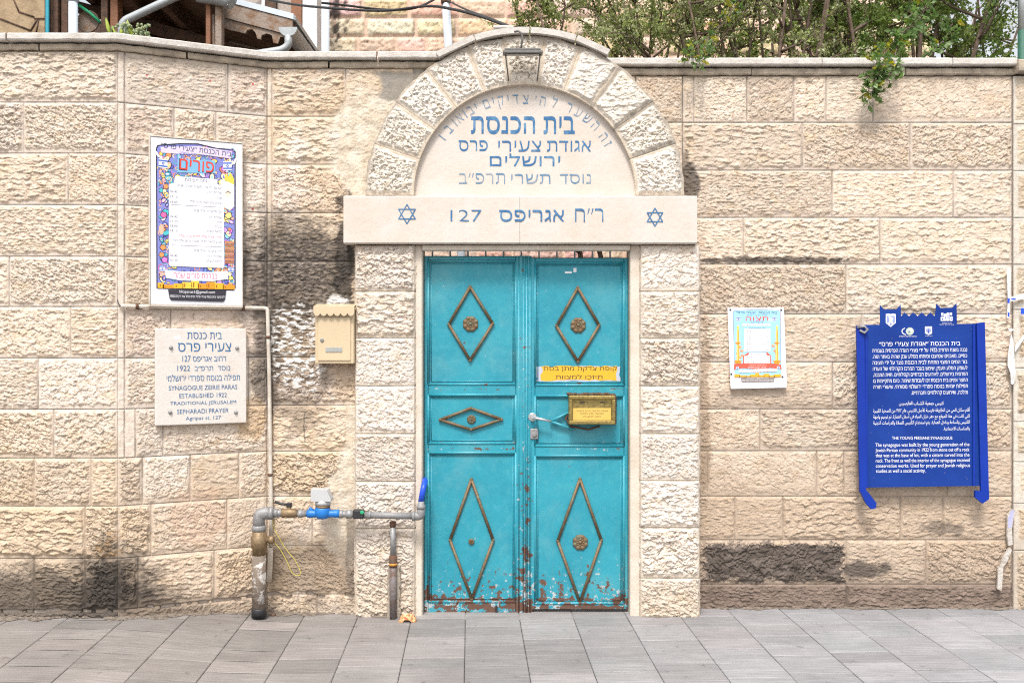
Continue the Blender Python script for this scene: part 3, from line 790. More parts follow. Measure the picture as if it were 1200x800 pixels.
def simple_strip(base, name, x0, x1, yf, yb, z0, z1, mat, jit, seed):
    rng = random.Random(seed); n = max(2, int((x1-x0)/.03)); o = MB(); rows = []
    for i in range(n+1):
        x = x0+(x1-x0)*i/n; y = yf+rng.uniform(-jit, jit)
        rows.append([o.bm.verts.new(c) for c in ((x, y+.006, z0+rng.uniform(-jit, jit)*.6), (x, y, z0+.007), (x, y+rng.uniform(-jit, jit)*.3, z1-.006), (x, y+.006, z1+rng.uniform(-jit, jit)*.3), (x, yb, z1), (x, yb, z0))])
    for i in range(n):
        for q in range(6): o.bm.faces.new((rows[i][q], rows[i+1][q], rows[i+1][(q+1) % 6], rows[i][(q+1) % 6]))
    o.bm.faces.new(rows[0]); o.bm.faces.new(rows[-1][::-1])
    return o.build(name, mat, base)

def wall_right():
    base = empty('stone_wall', (2.0, YR+.15, 0))
    tag(base, 'rough tan limestone wall with flat coping under the trees, carrying the blue sign', 'wall')
    P = (ax(800, YR), YR); L_ = ax(1186, YR)-P[0]; f = lambda p: ax(p, YR)-P[0]
    jR = [[813, 875, 930, 968, 1023], [940, 1066], [975, 1117], [871, 1031], [991], [895, 1010], [975.5], [890.5, 1060], [829, 957, 989, 1110], [861, 917.5, 1055, 1105], [992, 1085], [992]]
    j = [[f(p) for p in q] for q in jR]
    tR = [(.58, .48, .385), (.61, .505, .405), (.555, .455, .36), (.62, .525, .43)]
    us = np.linspace(0, L_, int(L_/RES)); zs = zgrid(LVR, RES)
    def st(U, Z, H, C):
        p = lambda x, y: (f(x), az(y, YR))
        low = sst(.0, 1.0, (1.55-Z)/1.0+.35*fbm(U/.3, Z/.2, 4, 61))
        C = mixc(C, low, np.array((.345, .255, .175)), .60); C = mixc(C, sst(.5, .1, Z+.12*fbm(U/.2, Z/.1, 4, 71)), np.array((.24, .185, .145)), .55)
        e = np.minimum(np.minimum(U-f(822), f(990)-U)*.8, np.minimum(Z-.150, .405-Z)); n62 = fbm(U/.12, Z/.06, 5, 62)+.5*fbm(U/.03, Z/.015, 3, 63)
        b = sst(.0, .025, e+.036*n62+.018*fbm(U/.012, Z/.008, 3, 67)); C = mixc(C, b, np.array((.075, .062, .055))*(1+.9*np.clip(fbm(U/.09, Z/.05, 4, 66), -.6, .9))[..., None], .88)
        C = mixc(C, ell(U, Z, *p(1015, 668), .16, .05, 63, .5), SOOT*1.5, .8)
        C = mixc(C, ell(U, Z, *p(1105, 618), .14, .04, 64, .6), SOOT*2, .6)
        C = mixc(C, (1-sst(.13, .155, Z)), np.array((.15, .112, .092))*(1+.5*fbm(U/.15, Z/.05, 4, 73))[..., None], .8)
        C = mixc(C, ell(U, Z, *p(905, 305), .48, .022, 65, .5, .05), SOOT*1.4, .8)
        C = mixc(C, ell(U, Z, *p(808, 215), .06, .13, 66, .3), GREYD*.9, .9)
        C = mixc(C, ell(U, Z, *p(826, 480), .03, .6, 67, .5), np.array((.30, .22, .15)), .6)
        C = mixc(C, ell(U, Z, *p(910, 470), .40, .10, 68, .5), np.array((.26, .20, .15)), .45)
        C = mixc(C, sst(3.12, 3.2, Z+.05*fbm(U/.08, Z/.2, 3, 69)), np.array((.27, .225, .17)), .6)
        rr = np.hypot(U+P[0]-ACX, Z-ACZ)+.05*fbm(U/.08, Z/.08, 4, 74); C = mixc(C, sst(RO+.10, RO+.035, rr)*(Z > ACZ-.02), np.array((.13, .105, .08)), .85)  # dark crevice beside the arch: shade painted into the colour, with dirt and mortar
        return H, C
    stl = ['rock', 'ridge', 'ridge', 'ridge', 'ridge', 'ridge', 'rock', 'rock', 'rock', 'ridge', 'rock', 'ridge']
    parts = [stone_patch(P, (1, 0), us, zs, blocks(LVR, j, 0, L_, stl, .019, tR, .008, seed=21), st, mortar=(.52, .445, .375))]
    P2 = (ax(690, YR), YR); L2 = P[0]-P2[0]; us = np.linspace(0, L2, int(L2/RES)); z2 = zgrid([2.4, 2.626, 2.913, 3.195], RES)
    parts.append(stone_patch(P2, (1, 0), us, z2, blocks([3.195, 2.913, 2.626, 2.4], [[.28], [.35], [.2]], 0, L2, ['ridge'], .019, tR, .008, seed=23), None, mortar=(.30, .26, .21)))
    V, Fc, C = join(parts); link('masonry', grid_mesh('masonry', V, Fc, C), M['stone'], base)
    o = MB(); o.box(ax(800, YR), ax(1186, YR), YR+.012, YR+.33, -.1, 3.193); o.box(ax(690, YR), ax(800, YR)-.002, YR+.012, YR+.33, 2.42, 3.193)
    o.build('core', M['plaster'], base)
    ed = [690, 800, 960, 1112, 1187]
    for i in range(4): simple_strip(base, 'coping', ax(ed[i], YR)+.002, ax(ed[i+1], YR)-.002, YR-.055, YR+.36, 3.245, 3.288, M['coping'], .0025, 70+i)
    ed = [690, 880, 1060, 1187]
    for i in range(3): simple_strip(base, 'ledge', ax(ed[i], YR)+.002, ax(ed[i+1], YR)-.002, YR-.022, YR+.3, 3.195, 3.234, M['ledge'], .004, 80+i)
wall_right()

def wall_neighbour():
    yn = .165; x0 = ax(1187.5, yn); x1 = ax(1330, yn)
    base = empty('stone_wall', (x0+.3, yn+.15, 0))
    tag(base, 'adjoining wall of pale smooth-edged blocks with torn paper scraps, at the photo edge', 'wall')
    lv = [3.19, 2.90, 2.62, 2.34, 2.06, 1.79, 1.44, 1.12, .88, .63, .35, -.1]
    L_ = x1-x0; us = np.linspace(0, L_, int(L_/RES)); zs = zgrid(lv, RES)
    j = [[.33], [.45], [.25], [.5], [.3], [.42], [.2], [.5], [.3], [.4], [.25]]
    def st(U, Z, H, C):
        C = mixc(C, (1-sst(.2, .8, Z)), np.array((.33, .25, .18)), .5)
        return H, C
    rects = blocks(lv, j, 0, L_, ['rock'], .016, [(.52, .44, .34), (.48, .39, .29)], .034, seed=31)
    V, Fc, C = stone_patch((x0, yn), (1, 0), us, zs, rects, st, mortar=(.55, .50, .43))
    link('masonry', grid_mesh('masonry', V, Fc, C), M['stone'], base)
    o = MB(); o.box(x0, x1, yn+.012, yn+.33, -.1, 3.188); o.build('core', M['plaster'], base)
    simple_strip(base, 'coping', x0, x1, yn-.06, yn+.35, 3.20, 3.275, M['ledge'], .006, 91)
wall_neighbour()

# ================================================================== gateway
def gateway():
    g = empty('stone_gateway', (ACX, .1, 0))
    tag(g, 'pale stone gateway with a round arch of rough blocks over an inscribed half-moon slab', 'gateway')
    tP = [(.63, .555, .48), (.67, .60, .53), (.62, .535, .45), (.65, .575, .505)]
    def pillar(xa, xb, zj, zl, seed):
        lv = [az(287)]+[az(y) for y in zj]+[zl]
        parts = []
        zs = zgrid(lv, RES); Lf = xb-xa; us = np.linspace(0, Lf, int(Lf/RES))
        def st(U, Z, H, C):
            C = mixc(C, (1-sst(.02, .4, Z+.1*fbm(U/.1, Z/.1, 3, seed))), np.array((.50, .40, .29)), .5); return H, C
        parts.append(stone_patch((xa, 0), (1, 0), us, zs, blocks(lv, [], 0, Lf, ['rock', 'ridge', 'rock', 'rock'], .026, tP, .006, seed=seed), st, mortar=(.55, .48, .39)))
        for sx, P, d in ((0, (xa, .2), (0, -1)), (1, (xb, 0), (0, 1))):
            us = np.linspace(0, .2, 34)
            parts.append(stone_patch(P, d, us, zs, blocks(lv, [], 0, .2, ['rock'], .012, tP, .008, seed=seed+1+sx), st, mortar=(.55, .48, .39)))
        V, Fc, C = join(parts); link('pillar', grid_mesh('pillar', V, Fc, C), M['stone'], g)
    pillar(ax(416.5), ax(486), [341.5, 396, 452, 508, 564, 619], -.03, 41)
    pillar(ax(750.5), ax(819.5), [341.5, 396.5, 452, 508, 563, 618, 677], -.03, 51)
    o = MB(); o.box(ax(486)+.001, -.5235, .012, .2, -.05, az(287), .006); o.build('jamb', M['jamb'], g)
    o = MB(); o.box(.6895, ax(750.5)-.001, .012, .2, -.05, az(287), .006); o.build('jamb', M['jamb'], g)
    o = MB(); o.box(-.5225, .6885, -.012, .055, az(293.5), az(287)-.001, .005); o.build('head_trim', M['jamb'], g)
    o = MB(); o.box(-.56, .73, -.02, .30, -.08, -.008, .006); o.build('threshold', M['coping'], g)
    # lintel
    yl = -.05; x0, x1, z0, z1 = ax(402.5, yl), ax(817, yl), az(285.5, yl), az(229.5, yl)
    sp = ax(609, yl)
    li = simple_strip(g, 'lintel', x0, sp-.0006, yl, .24, z0, z1, M['lintel'], .0016, 301); simple_strip(g, 'lintel', sp+.0006, x1, yl, .24, z0, z1, M['lintel'], .0016, 302)
    k = (D+yl)/F
    A = Art()
    px = lambda p: (p-600)*k; pz = lambda p: (400-p)*k+EYE
    blue = (.05, .2, .38)
    A.text('127', px(528), px(564.5), pz(259.5), pz(246), blue, 1, (-.020, -.014))
    A.text(rtl('אגריפס'), px(585), px(661), pz(260), pz(246), blue, 1, (-.008, .022))
    A.text(rtl('ר״ח'), px(674), px(707), pz(260), pz(244.5), blue, 1, (-.022, .008))
    A.build('inscription', M['blueletter'], li, y=yl-.0022, local=False); A = Art()
    A.star(px(477), pz(251), 11.3*k, .006, blue, 1); A.build('star_emblem', M['blueletter'], li, y=yl-.0022, local=False); A = Art(); A.star(px(767.5), pz(254.5), 10.5*k, .006, blue, 1)
    A.build('star_emblem', M['blueletter'], li, y=yl-.0022, local=False)
    # half-moon slab
    yt = .028; k = (D+yt)/F
    n = 48; pts = [(ACX+RI*1.02*math.cos(math.pi*i/n), ACZ+RI*1.02*math.sin(math.pi*i/n)) for i in range(n+1)]
    o = MB(); o.prism(pts, yt, .20); ty = o.build('half_moon_slab', M['lintel'], g)
    A = Art(); px = lambda p: (p-600)*k; pz = lambda p: (400-p)*k+EYE
    def line(s, xa, xb, ya, yb, b=.0): A.text(rtl(s), px(xa), px(xb), pz(yb), pz(ya), blue, 1, b)
    line('בית', 637, 673.5, 136.5, 157.5, (.004, .03)); line('הכנסת', 552, 627, 136.5, 157.5, (.004, .03))
    A.build('inscription', M['blueletter'], ty, y=yt-.0012, local=False); A = Art()
    line('אגודת', 641, 692.5, 165, 178, (-.010, .02)); line('צעירי', 584, 634, 165, 178, (-.010, .02)); line('פרס', 537.5, 571.5, 164.5, 177.5, (-.010, .02))
    A.build('inscription', M['blueletter'], ty, y=yt-.0012, local=False); A = Art()
    line('ירושלים', 574, 656.5, 180, 195, (-.006, .026))
    A.build('inscription', M['blueletter'], ty, y=yt-.0012, local=False); A = Art()
    line('נוסד', 656, 692.5, 204, 215.5, (-.016, .012)); line('תשרי', 599, 645, 204, 215.5, (-.012, .018)); line('תרפ״ב', 538, 592, 203, 215.5, (-.022, .006))
    A.build('inscription', M['fadedletter'], ty, y=yt-.0012, local=False); A = Art()
    rad = lambda a: np.interp(a, [30, 45, 65, 82, 90, 112, 124, 146], [114.5, 117, 116, 113, 113.5, 117, 119.5, 118.5])*k
    for wrd, a0, a1 in (('זה', 32.3, 37.2), ('השער', 45.0, 63.5), ('לה׳', 72.5, 83.5), ('צדיקים', 89.5, 112.5), ('יבואו', 118.5, 133.5), ('בו', 138.5, 144.5)):
        wd = {'ו': .5, 'י': .45, '׳': .3, 'ז': .6, 'ן': .5}; ws = [wd.get(c, 1.0) for c in wrd]; tot = sum(ws); t = a0-0.0
        cum = [ws[0]/2]
        for q in range(1, len(ws)): cum.append(cum[-1]+(ws[q-1]+ws[q])/2)
        for c, cu in zip(wrd, cum):
            a = a0+(a1-a0)*(cu-cum[0])/max(cum[-1]-cum[0], 1e-6)
            V_, _ = glyphs(c); xs = [v[0] for v in V_]; ys = [v[1] for v in V_]; sc = 10.6*k/.60; rr = float(rad(a))
            cx = ACX+rr*math.cos(R(a)); cz = ACZ+rr*math.sin(R(a)); ro = R(a-90)
            dy = ((min(ys)+max(ys))/2-.29)*sc
            cx += -math.sin(ro)*dy; cz += math.cos(ro)*dy
            hw = (max(xs)-min(xs))*sc/2*.95; hh = (max(ys)-min(ys))*sc/2
            A.text(c, cx-hw*.78, cx+hw*.78, cz-hh, cz+hh, blue, 2, (-.024, .004), ro)
    A.build('inscription', M['fadedletter'], ty, y=yt-.0012, local=False)
    # arch of rough voussoirs
    angs = [180, 161, 144, 128, 111, 98, 83, 69.4, 53.5, 36.3, 19, 0]
    parts = []
    for i, (a1, a0) in enumerate(zip(angs[:-1], angs[1:])):
        s_ = 900+i*7; dl = .010
        L_ = R(a1-a0)*RO; nt_ = int(L_/RES); nr = int((RO-RI)/RES)
        T, Q = np.meshgrid(np.linspace(R(a1), R(a0), nt_), np.linspace(RI, RO, nr))
        Q = Q*(1+.016*((Q-RI)/(RO-RI))*fbm(T*6, T*0+i, 4, 61)); U = T*-.8; X = ACX+Q*np.cos(T); Z = ACZ+Q*np.sin(T)
        dt = np.minimum(R(a1)-T, T-R(a0))*Q; dr = np.minimum(Q-RI, RO+.004-Q)
        dd = np.minimum(dt, dr)+.008*fbm(X/.05, Z/.05, 3, s_)
        s = sst(.013, .032, dd)
        rel = rel_pit(X, Z, s_) if i not in (7, 8) else rel_ridge(X, Z, s_)
        h = .006+s*(.006+.022*np.clip(rel, -.3, 1.2))
        jn = 1-sst(.001, .005, dt)
        rngv = random.Random(s_); t_ = np.array(rngv.choice([(.71, .66, .59), (.69, .63, .555), (.66, .60, .515)]))
        c = t_*(1+.10*fbm(X/.12, Z/.12, 4, s_)[..., None])
        c = mixc(c, 1-sst(.011, .020, dd), np.array((.52, .445, .355))*(1+.12*fbm(X/.03, Z/.03, 3, 7)[..., None]))
        c = mixc(c, sst(.30, .55, fbm(X/.05, Z/.05, 4, s_+3)), np.array((.50, .40, .28)), .5)
        if i in (8, 9): c = mixc(c, (1-sst(.004, .028, dt+.012*fbm(X/.04, Z/.04, 3, 4))), np.array((.22, .195, .16)), .8)
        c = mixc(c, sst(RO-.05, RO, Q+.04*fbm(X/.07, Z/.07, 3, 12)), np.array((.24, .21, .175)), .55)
        if i == 5: c = mixc(c, ell(X, Z, ax(615), az(82), .10, .04, 7, .5), np.array((.42, .365, .30)), .7)
        h = h*(1-jn)+.003*jn
        V = np.stack([X, -h, Z], -1)
        # returns: intrados and extrados, pulled back into the wall
        Vb0 = np.stack([X[0], np.full(nt_, .3), Z[0]], -1)[None]; Vb1 = np.stack([X[-1], np.full(nt_, .3), Z[-1]], -1)[None]
        V = np.concatenate([Vb0, V, Vb1]); c = np.concatenate([c[:1], c, c[-1:]])
        idx = np.arange(V.shape[0]*nt_).reshape(V.shape[0], nt_)
        Fc = np.stack([idx[:-1, :-1], idx[:-1, 1:], idx[1:, 1:], idx[1:, :-1]], -1).reshape(-1, 4)
        parts.append((V.reshape(-1, 3), Fc, np.clip(c.reshape(-1, 3), .01, .9)))
    V, Fc, C = join(parts); link('arch', grid_mesh('arch', V, Fc, C), M['stone'], g)
    # solid behind the arch (back of the gateway)
    o = MB(); pts = [(ACX+(RO-.004)*math.cos(math.pi*i/n), ACZ+(RO-.004)*math.sin(math.pi*i/n)) for i in range(n+1)]
    o.prism(pts, .21, .33); o.build('back_face', M['plaster'], g)
    # thin coping slabs over the arch
    cuts = [(122, 108), (107.6, 88.5), (88, 72), (71.6, 59.5)]
    r0 = RO+.006; rng = random.Random(77)
    for k_, (a1, a0) in enumerate(cuts):
        o = MB(); nn = 6; ring = []
        for i in range(nn+1):
            a = R(a1+(a0-a1)*i/nn)
            rin, rout = r0, r0+.034
            if k_ == 3 or k_ == 0:   # straight slabs
                am = R((a1+a0)/2); kk = math.cos(R((a1-a0)/2))/math.cos(a-am)
                rin, rout = r0*kk+.004, (r0+.034)*kk+.004
            j_ = rng.uniform(-.0015, .0015)
            ring.append([o.bm.verts.new((ACX+r_*math.cos(a), y_, ACZ+r_*math.sin(a))) for r_, y_ in ((rin, -.045+j_), (rout, -.045+j_), (rout, .35), (rin, .35))])
        for i in range(nn):
            for q in range(4): o.bm.faces.new((ring[i][q], ring[i+1][q], ring[i+1][(q+1) % 4], ring[i][(q+1) % 4]))
        o.bm.faces.new(ring[0]); o.bm.faces.new(ring[-1][::-1])
        o.build('coping', M['coping'], g)
    o = MB(); o.box(ax(578), ax(602), -.03, .1, az(34.5), az(31.5), .003, M=None); o.build('cap_stone', M['coping'], g)
    return g
gateway()

# ================================================================== the turquoise door
YD = .10
def door():
    d = empty('double_door', (ACX, YD, 0))
    tag(d, 'turquoise double metal door with brass diamonds and peeling paint under the lintel', 'door')
    k = (D+YD)/F
    X = lambda p: (p-600)*k; Z = lambda p: (400-p)*k+EYE
    def leaf(xa, xb, zt, zb, panels, left):
        o = MB()
        o.box(xa, xb, YD, YD+.035, zb, zt, .003)
        # raised stiles and rails
        fx = .028
        pa, pb = panels[0][0], panels[0][1]
        o.box(xa+.001, pa-.001, YD-.012, YD-.0005, zb+.002, zt-.002, .003)
        o.box(pb+.001, xb-.001, YD-.012, YD-.0005, zb+.002, zt-.002, .003)
        edges = [zt-.003]+[z for p in panels for z in (p[3], p[2])]+[zb+.003]
        for i in range(0, len(edges), 2):
            a, b = edges[i], edges[i+1]
            if a-b > .004: o.box(pa+.0005, pb-.0005, YD-.011, YD-.0004, b+.0005, a-.0005, .003)
        for (p0, p1, z0, z1) in panels:
            for q, r in (((p0, z0), (p1, z0)), ((p1, z0), (p1, z1)), ((p1, z1), (p0, z1)), ((p0, z1), (p0, z0))):
                o.tube([(q[0], YD-.008, q[1]), (r[0], YD-.008, r[1])], .0085, 8)
            for q, r in (((p0, z0), (p1, z0)), ((p1, z0), (p1, z1)), ((p1, z1), (p0, z1)), ((p0, z1), (p0, z0))):
                e = .017; c = lambda v: (v[0]+(e if v[0] == p0 else -e), v[1]+(e if v[1] == z0 else -e))
                a, b = c(q), c(r); o.tube([(a[0], YD-.001, a[1]), (b[0], YD-.001, b[1])], .0035, 6)
        if left:   # ridges of the meeting edge
            for xx, rr, yy in ((X(608), .006, YD-.012), (X(613.2), .005, YD-.014), (X(617), .0075, YD-.016), (X(621), .005, YD-.014)):
                o.tube([(xx, yy, zb+.002), (xx, yy, zt-.001)], rr, 8)
            o.box(X(604.8), X(623), YD-.015, YD-.0115, zb-.015, zt, .002)
        return o.build('door_leaf', M['paint'], d)
    L_ = leaf(-.5195, X(612.5), Z(300), Z(717.5), [(X(502), X(604.5), Z(450), Z(306)), (X(502), X(604.5), Z(519), Z(462.5)), (X(502), X(604.5), Z(704), Z(530))], True)
    R_ = leaf(X(613.2), .6865, Z(302), Z(713.5), [(X(627), X(731), Z(451), Z(308)), (X(627), X(731), Z(522), Z(463.5)), (X(627), X(731), Z(706), Z(533.5))], False)
    def lozenge(par, pts):
        o = MB(); q = [(X(x), YD-.010, Z(y)) for x, y in pts]
        for i in range(4): o.tube([q[i], q[(i+1) % 4]], .0088, 8)
        for v in q: o.lathe((v[0], v[1]+.006, v[2]), (0, -1, 0), [(0, .009), (.012, .0092), (.0155, .005)], 8)
        o.build('lozenge', M['brass'], par)
    def rosette(par, px_, py_, r):
        o = MB(); c = Vector((X(px_), YD-.001, Z(py_))); r *= k
        o.lathe(c, (0, -1, 0), [(0, r*.96), (.005, r*.96), (.0075, r*.85), (.0085, r*.5)], 24)
        for i in range(8):
            a = 2*math.pi*i/8+.39
            o.lathe(c+Vector((math.cos(a)*r*.72, 0, math.sin(a)*r*.72)), (0, -1, 0), [(0, r*.30), (.006, r*.30), (.010, r*.18), (.0108, .001)], 10)
            o.lathe(c+Vector((math.cos(a+.39)*r*.38, -.003, math.sin(a+.39)*r*.38)), (0, -1, 0), [(0, r*.14), (.006, r*.13), (.009, r*.05)], 8)
        o.lathe(c, (0, -1, 0), [(0, r*.25), (.010, r*.22), (.014, r*.1), (.0146, .001)], 12)
        o.build('rosette', M['brass'], par)
    lozenge(L_, [(551, 336), (577.5, 379), (551, 422), (526, 380)]); rosette(L_, 551.5, 379.5, 9.2)
    lozenge(L_, [(552, 478), (588, 491), (552, 503), (516, 491.5)]); rosette(L_, 552.5, 491, 5.2)
    lozenge(L_, [(552.5, 561), (578, 632), (553, 701), (527.5, 632)]); rosette(L_, 552.5, 634, 3.6)
    lozenge(R_, [(677, 337), (702, 381), (677, 423.5), (652, 382)]); rosette(R_, 677.5, 381, 9.2)
    lozenge(R_, [(679.5, 560.5), (704.5, 632), (679.5, 705), (653.5, 633)]); rosette(R_, 680, 635, 9.2)
    o = MB(); c = at(624, 488.5, YD-.012)
    o.lathe(c, (0, -1, 0), [(0, .026), (.006, .026), (.009, .022)], 20); o.lathe(c, (0, -1, 0), [(.005, .011), (.042, .010)], 12)
    e = at(646, 493.5, YD-.055); s_ = c+Vector((0, -.04, 0)); o.tube([s_, s_.lerp(e, .5)+Vector((0, 0, .001)), e], [.010, .008, .0065], 10)
    o.build('handle', M['steel'], R_)
    o = MB(); c = at(626, 508, YD-.012)
    o.box(c.x-.024, c.x+.024, c.y-.010, c.y, c.z-.032, c.z+.032, .006, 2); o.lathe((c.x, c.y-.008, c.z-.004), (0, -1, 0), [(0, .014), (.006, .014), (.008, .011)], 16)
    o.box(c.x-.003, c.x+.003, c.y-.018, c.y-.015, c.z-.013, c.z+.006); o.build('lock', M['galv'], R_)
    o = MB()
    for a, b in (((645, 493.5), (666, 483.5)), ((645, 493.5), (672, 503))):
        o.tube([at(*a, YD-.022), at(*b, YD-.016)], .0085, 8)
    o.build('pull_bracket', M['paint'], R_)
    o = MB(); o.box(X(580.5), X(583), YD-.02, YD-.008, Z(723), Z(708), .001); o.build('floor_bolt', M['black'], L_)
    o = MB()
    for i, p in enumerate(np.arange(505, 736, 21)):
        o.box(X(p), X(p)+.010, YD+.045, YD+.055, Z(304), Z(286), 0)
    o.box(-.515, .68, YD+.056, YD+.064, Z(306), Z(302.5)); o.build('transom_grille', M['pipepaint'], d)
    # small worn sticker scraps on the door
    o = MB()
    for p, q, w_, h_ in ((662, 318, 8, 2.4), (672, 314, 3.5, 5)): o.box(X(p), X(p+w_), YD-.0012, YD-.0004, Z(q+h_), Z(q))
    o.build('sticker_scrap', M['white'], R_)
door()

def donation_box():
    yb = YD-.085; k = (D+yb)/F
    X = lambda p: (p-600)*k; Z = lambda p: (400-p)*k+EYE
    x0, x1, z0, z1 = X(666.5), X(721), Z(497), Z(463.5)
    b = empty('donation_box', ((x0+x1)/2, YD-.02, z0))
    tag(b, 'brass charity collection box with a yellow note behind its window, bolted to the turquoise door', 'collection box')
    o = MB(); o.box(x0, x1, yb+.004, YD-.0125, z0, z1, .004); o.build('body', M['boxbrass'], b)
    o = MB(); f = .021
    for a in ((x0, x1, z1-f, z1), (x0, x1, z0, z0+f), (x0, x0+f, z0+f+.0005, z1-f-.0005), (x1-f, x1, z0+f+.0005, z1-f-.0005)):
        o.box(a[0], a[1], yb-.014, yb+.003, a[2], a[3], .004)
    o.build('frame', M['boxbrass'], b)
    o = MB(); xa, xb, za, zb = x0+f+.004, x1-f-.004, z0+f+.003, z0+.095
    A = Art(.0004); A.rect(xa, xb, za, zb, (.62, .42, .10), 0)
    for i, (t, w_) in enumerate((('קופת צדקה מתן בסתר', .85), ('המשכן בנין ותיקון', .62), ('תזכו למצוות', .45))):
        c = (xa+xb)/2; h = (zb-za); A.text(rtl(t), c-w_*(xb-xa)/2, c+w_*(xb-xa)/2, zb-h*(.32+.22*i), zb-h*(.18+.22*i), (.10, .06, .02), 1)
    A.build('note', M['print'], b, y=yb+.0025, local=False)
    o = MB()
    for t in (.3, .72): o.box(x0+(x1-x0)*t-.014, x0+(x1-x0)*t+.014, yb+.001, yb+.0036, z1-.042, z1-.036)
    o.build('coin_slot', M['black'], b)
    # rusty weld around it
    r = random.Random(2); o = MB()
    for i in range(26):
        t = i/25; o.lathe((x0+(x1-x0)*t, YD-.012, z1+r.uniform(.0, .008)), (0, -1, 0), [(0, .010), (.006+r.random()*.006, .006), (.013, .001)], 7)
        o.lathe((x1+r.uniform(0, .009), YD-.012, z0+(z1-z0)*t), (0, -1, 0), [(0, .010), (.006+r.random()*.006, .006), (.013, .001)], 7)
    o.tube([at(667, 483, YD-.014), at(663, 490, YD-.014), at(668, 499, YD-.014), at(690, 503, YD-.016), at(703, 499, YD-.016)], .006, 7)
    o.build('weld_rim', M['rust'], b)
donation_box()

def door_sticker():
    k = (D+YD)/F; c = at(676, 437, YD)
    s = tag(empty('paper_sticker', (c.x, YD-.0016, c.z)), 'torn yellow paper sticker with two lines of black Hebrew, above the brass box', 'sticker')
    X = lambda p: (p-676)*k; Z = lambda p: (437-p)*k
    r = random.Random(5)
    def rag(x0, x1, y0, y1, j):
        pts = []
        n = 14
        for i in range(n+1): pts.append((x0+(x1-x0)*i/n, y1+r.uniform(-j, j)*.4))
        for i in range(1, 5): pts.append((x1+r.uniform(-j, j), y1+(y0-y1)*i/5))
        for i in range(n+1): pts.append((x1+(x0-x1)*i/n, y0+r.uniform(-j, j)*.4))
        for i in range(1, 5): pts.append((x0+r.uniform(-j, j), y0+(y1-y0)*i/5))
        return [(X(a), Z(b)) for a, b in pts]
    A = Art(.0005)
    A.poly(rag(628.5, 727, 429, 446.5, 1.6), (.42, .45, .55), 0); A.poly(rag(634, 722.5, 429, 445.5, 2.4), (.66, .38, .025), 1)
    bk = (.05, .035, .03)
    A.text(rtl('קופת צדקה מתן בסת'), X(637), X(723), Z(435.6), Z(429.6), bk, 2, .012); A.text(rtl('תיזכו למצוות'), X(651), X(706), Z(444), Z(438.5), bk, 2, .006)
    A.build('print', M['print'], s)
door_sticker()

# ================================================================== signs and posters
BLK = (.03, .03, .035)
def frameB(px0, px1, py, out):
    """frame on the slanting wall: returns origin (centre), and helper scale"""
    u0, u1 = uB(px0), uB(px1); u = (u0+u1)/2; n = Vector((dB.y, -dB.x))
    p = Vector((XA1, YA))+dB*u+n*out
    return Vector((p.x, p.y, 0)), (u1-u0)

def plaque():
    o_, W = frameB(180, 288, 440, .045); y = o_.y; kz = (D+y)/F
    zc = EYE+(400-441)*kz; H = 112*kz
    W = W*.985
    p = tag(empty('stone_plaque', (o_.x, o_.y, zc), RZB), 'square cream stone plaque with blue Hebrew and English lettering, four bolts, under the poster', 'plaque')
    o = MB(); o.box(-W/2, W/2, 0, .034, -H/2, H/2, .005, 2); o.build('slab', pm('white_limestone', (.62, .575, .53), .7, c2=(.57, .50, .43), scale=9, bump=.15, lo=.5, hi=.75), p, local=True)
    def zx(a): return ((a-62)/(677-62)-.5)*W
    def zz(a, b): t = (a-62)/615; top = 78+12*t; bot = 731-13*t; return (.5-(b-top)/(bot-top))*H
    A = Art(.0006); blue = (.035, .12, .30)
    def ln(s, xa, xb, ya, yb, bold): 
        xm = (xa+xb)/2
        A.text(s, zx(xa), zx(xb), zz(xm, yb), zz(xm, ya), blue, 1, bold)
    ln(rtl('בית כנסת'), 273, 506, 110, 154, .018); ln(rtl('צעירי פרס'), 210, 570, 180, 238, .022)
    ln(rtl('רחוב אגריפס 127'), 240, 534, 264, 304, .005); ln(rtl('נוסד  תרפ״ב  1922'), 207, 562, 330, 366, .005)
    ln(rtl('תפילה בנוסח ספרדי ירושלמי'), 137, 630, 388, 434, .005)
    ln('SYNAGOGUE ZEIRIE PARAS', 150, 612, 463, 493, .01); ln('ESTABLISHED 1922', 220, 540, 516, 545, .01)
    ln('TRADITIONAL JERUSALEM', 160, 604, 568, 598, .01); ln('SEPHARADI PRAYER', 205, 552, 620, 650, .01); ln('Agripas st. 127', 262, 500, 668, 700, .01)
    A.build('lettering', M['blueletter'], p, y=-.0008)
    for a, b in ((165, 208), (611, 217), (160, 641), (602, 647)):
        o = MB(); o.lathe((zx(a), 0, zz(a, b)), (0, -1, 0), [(0, .011), (.005, .0105), (.010, .007), (.012, .001)], 14); o.build('bolt', M['galv'], p, local=True)
    A = Art(); A.rect(zx(185), zx(228), zz(185, 152), zz(185, 128), (.74, .74, .74), 1); A.build('tape', M['print'], p)
plaque()

def flag(A, x, z, w_, h_, lay, sk=0.0):
    A.poly([(x-w_/2, z-h_/2), (x+w_/2, z-h_/2+sk), (x+w_/2, z+h_/2+sk), (x-w_/2, z+h_/2)], (.78, .78, .80), lay)
    b = (.04, .12, .50)
    for t in (.30, -.30): A.poly([(x-w_/2, z+h_*(t-.08)), (x+w_/2, z+h_*(t-.08)+sk), (x+w_/2, z+h_*(t+.08)+sk), (x-w_/2, z+h_*(t+.08))], b, lay+1)
    A.star(x, z+sk/2, min(w_, h_)*.17, min(w_, h_)*.05, b, lay+1)

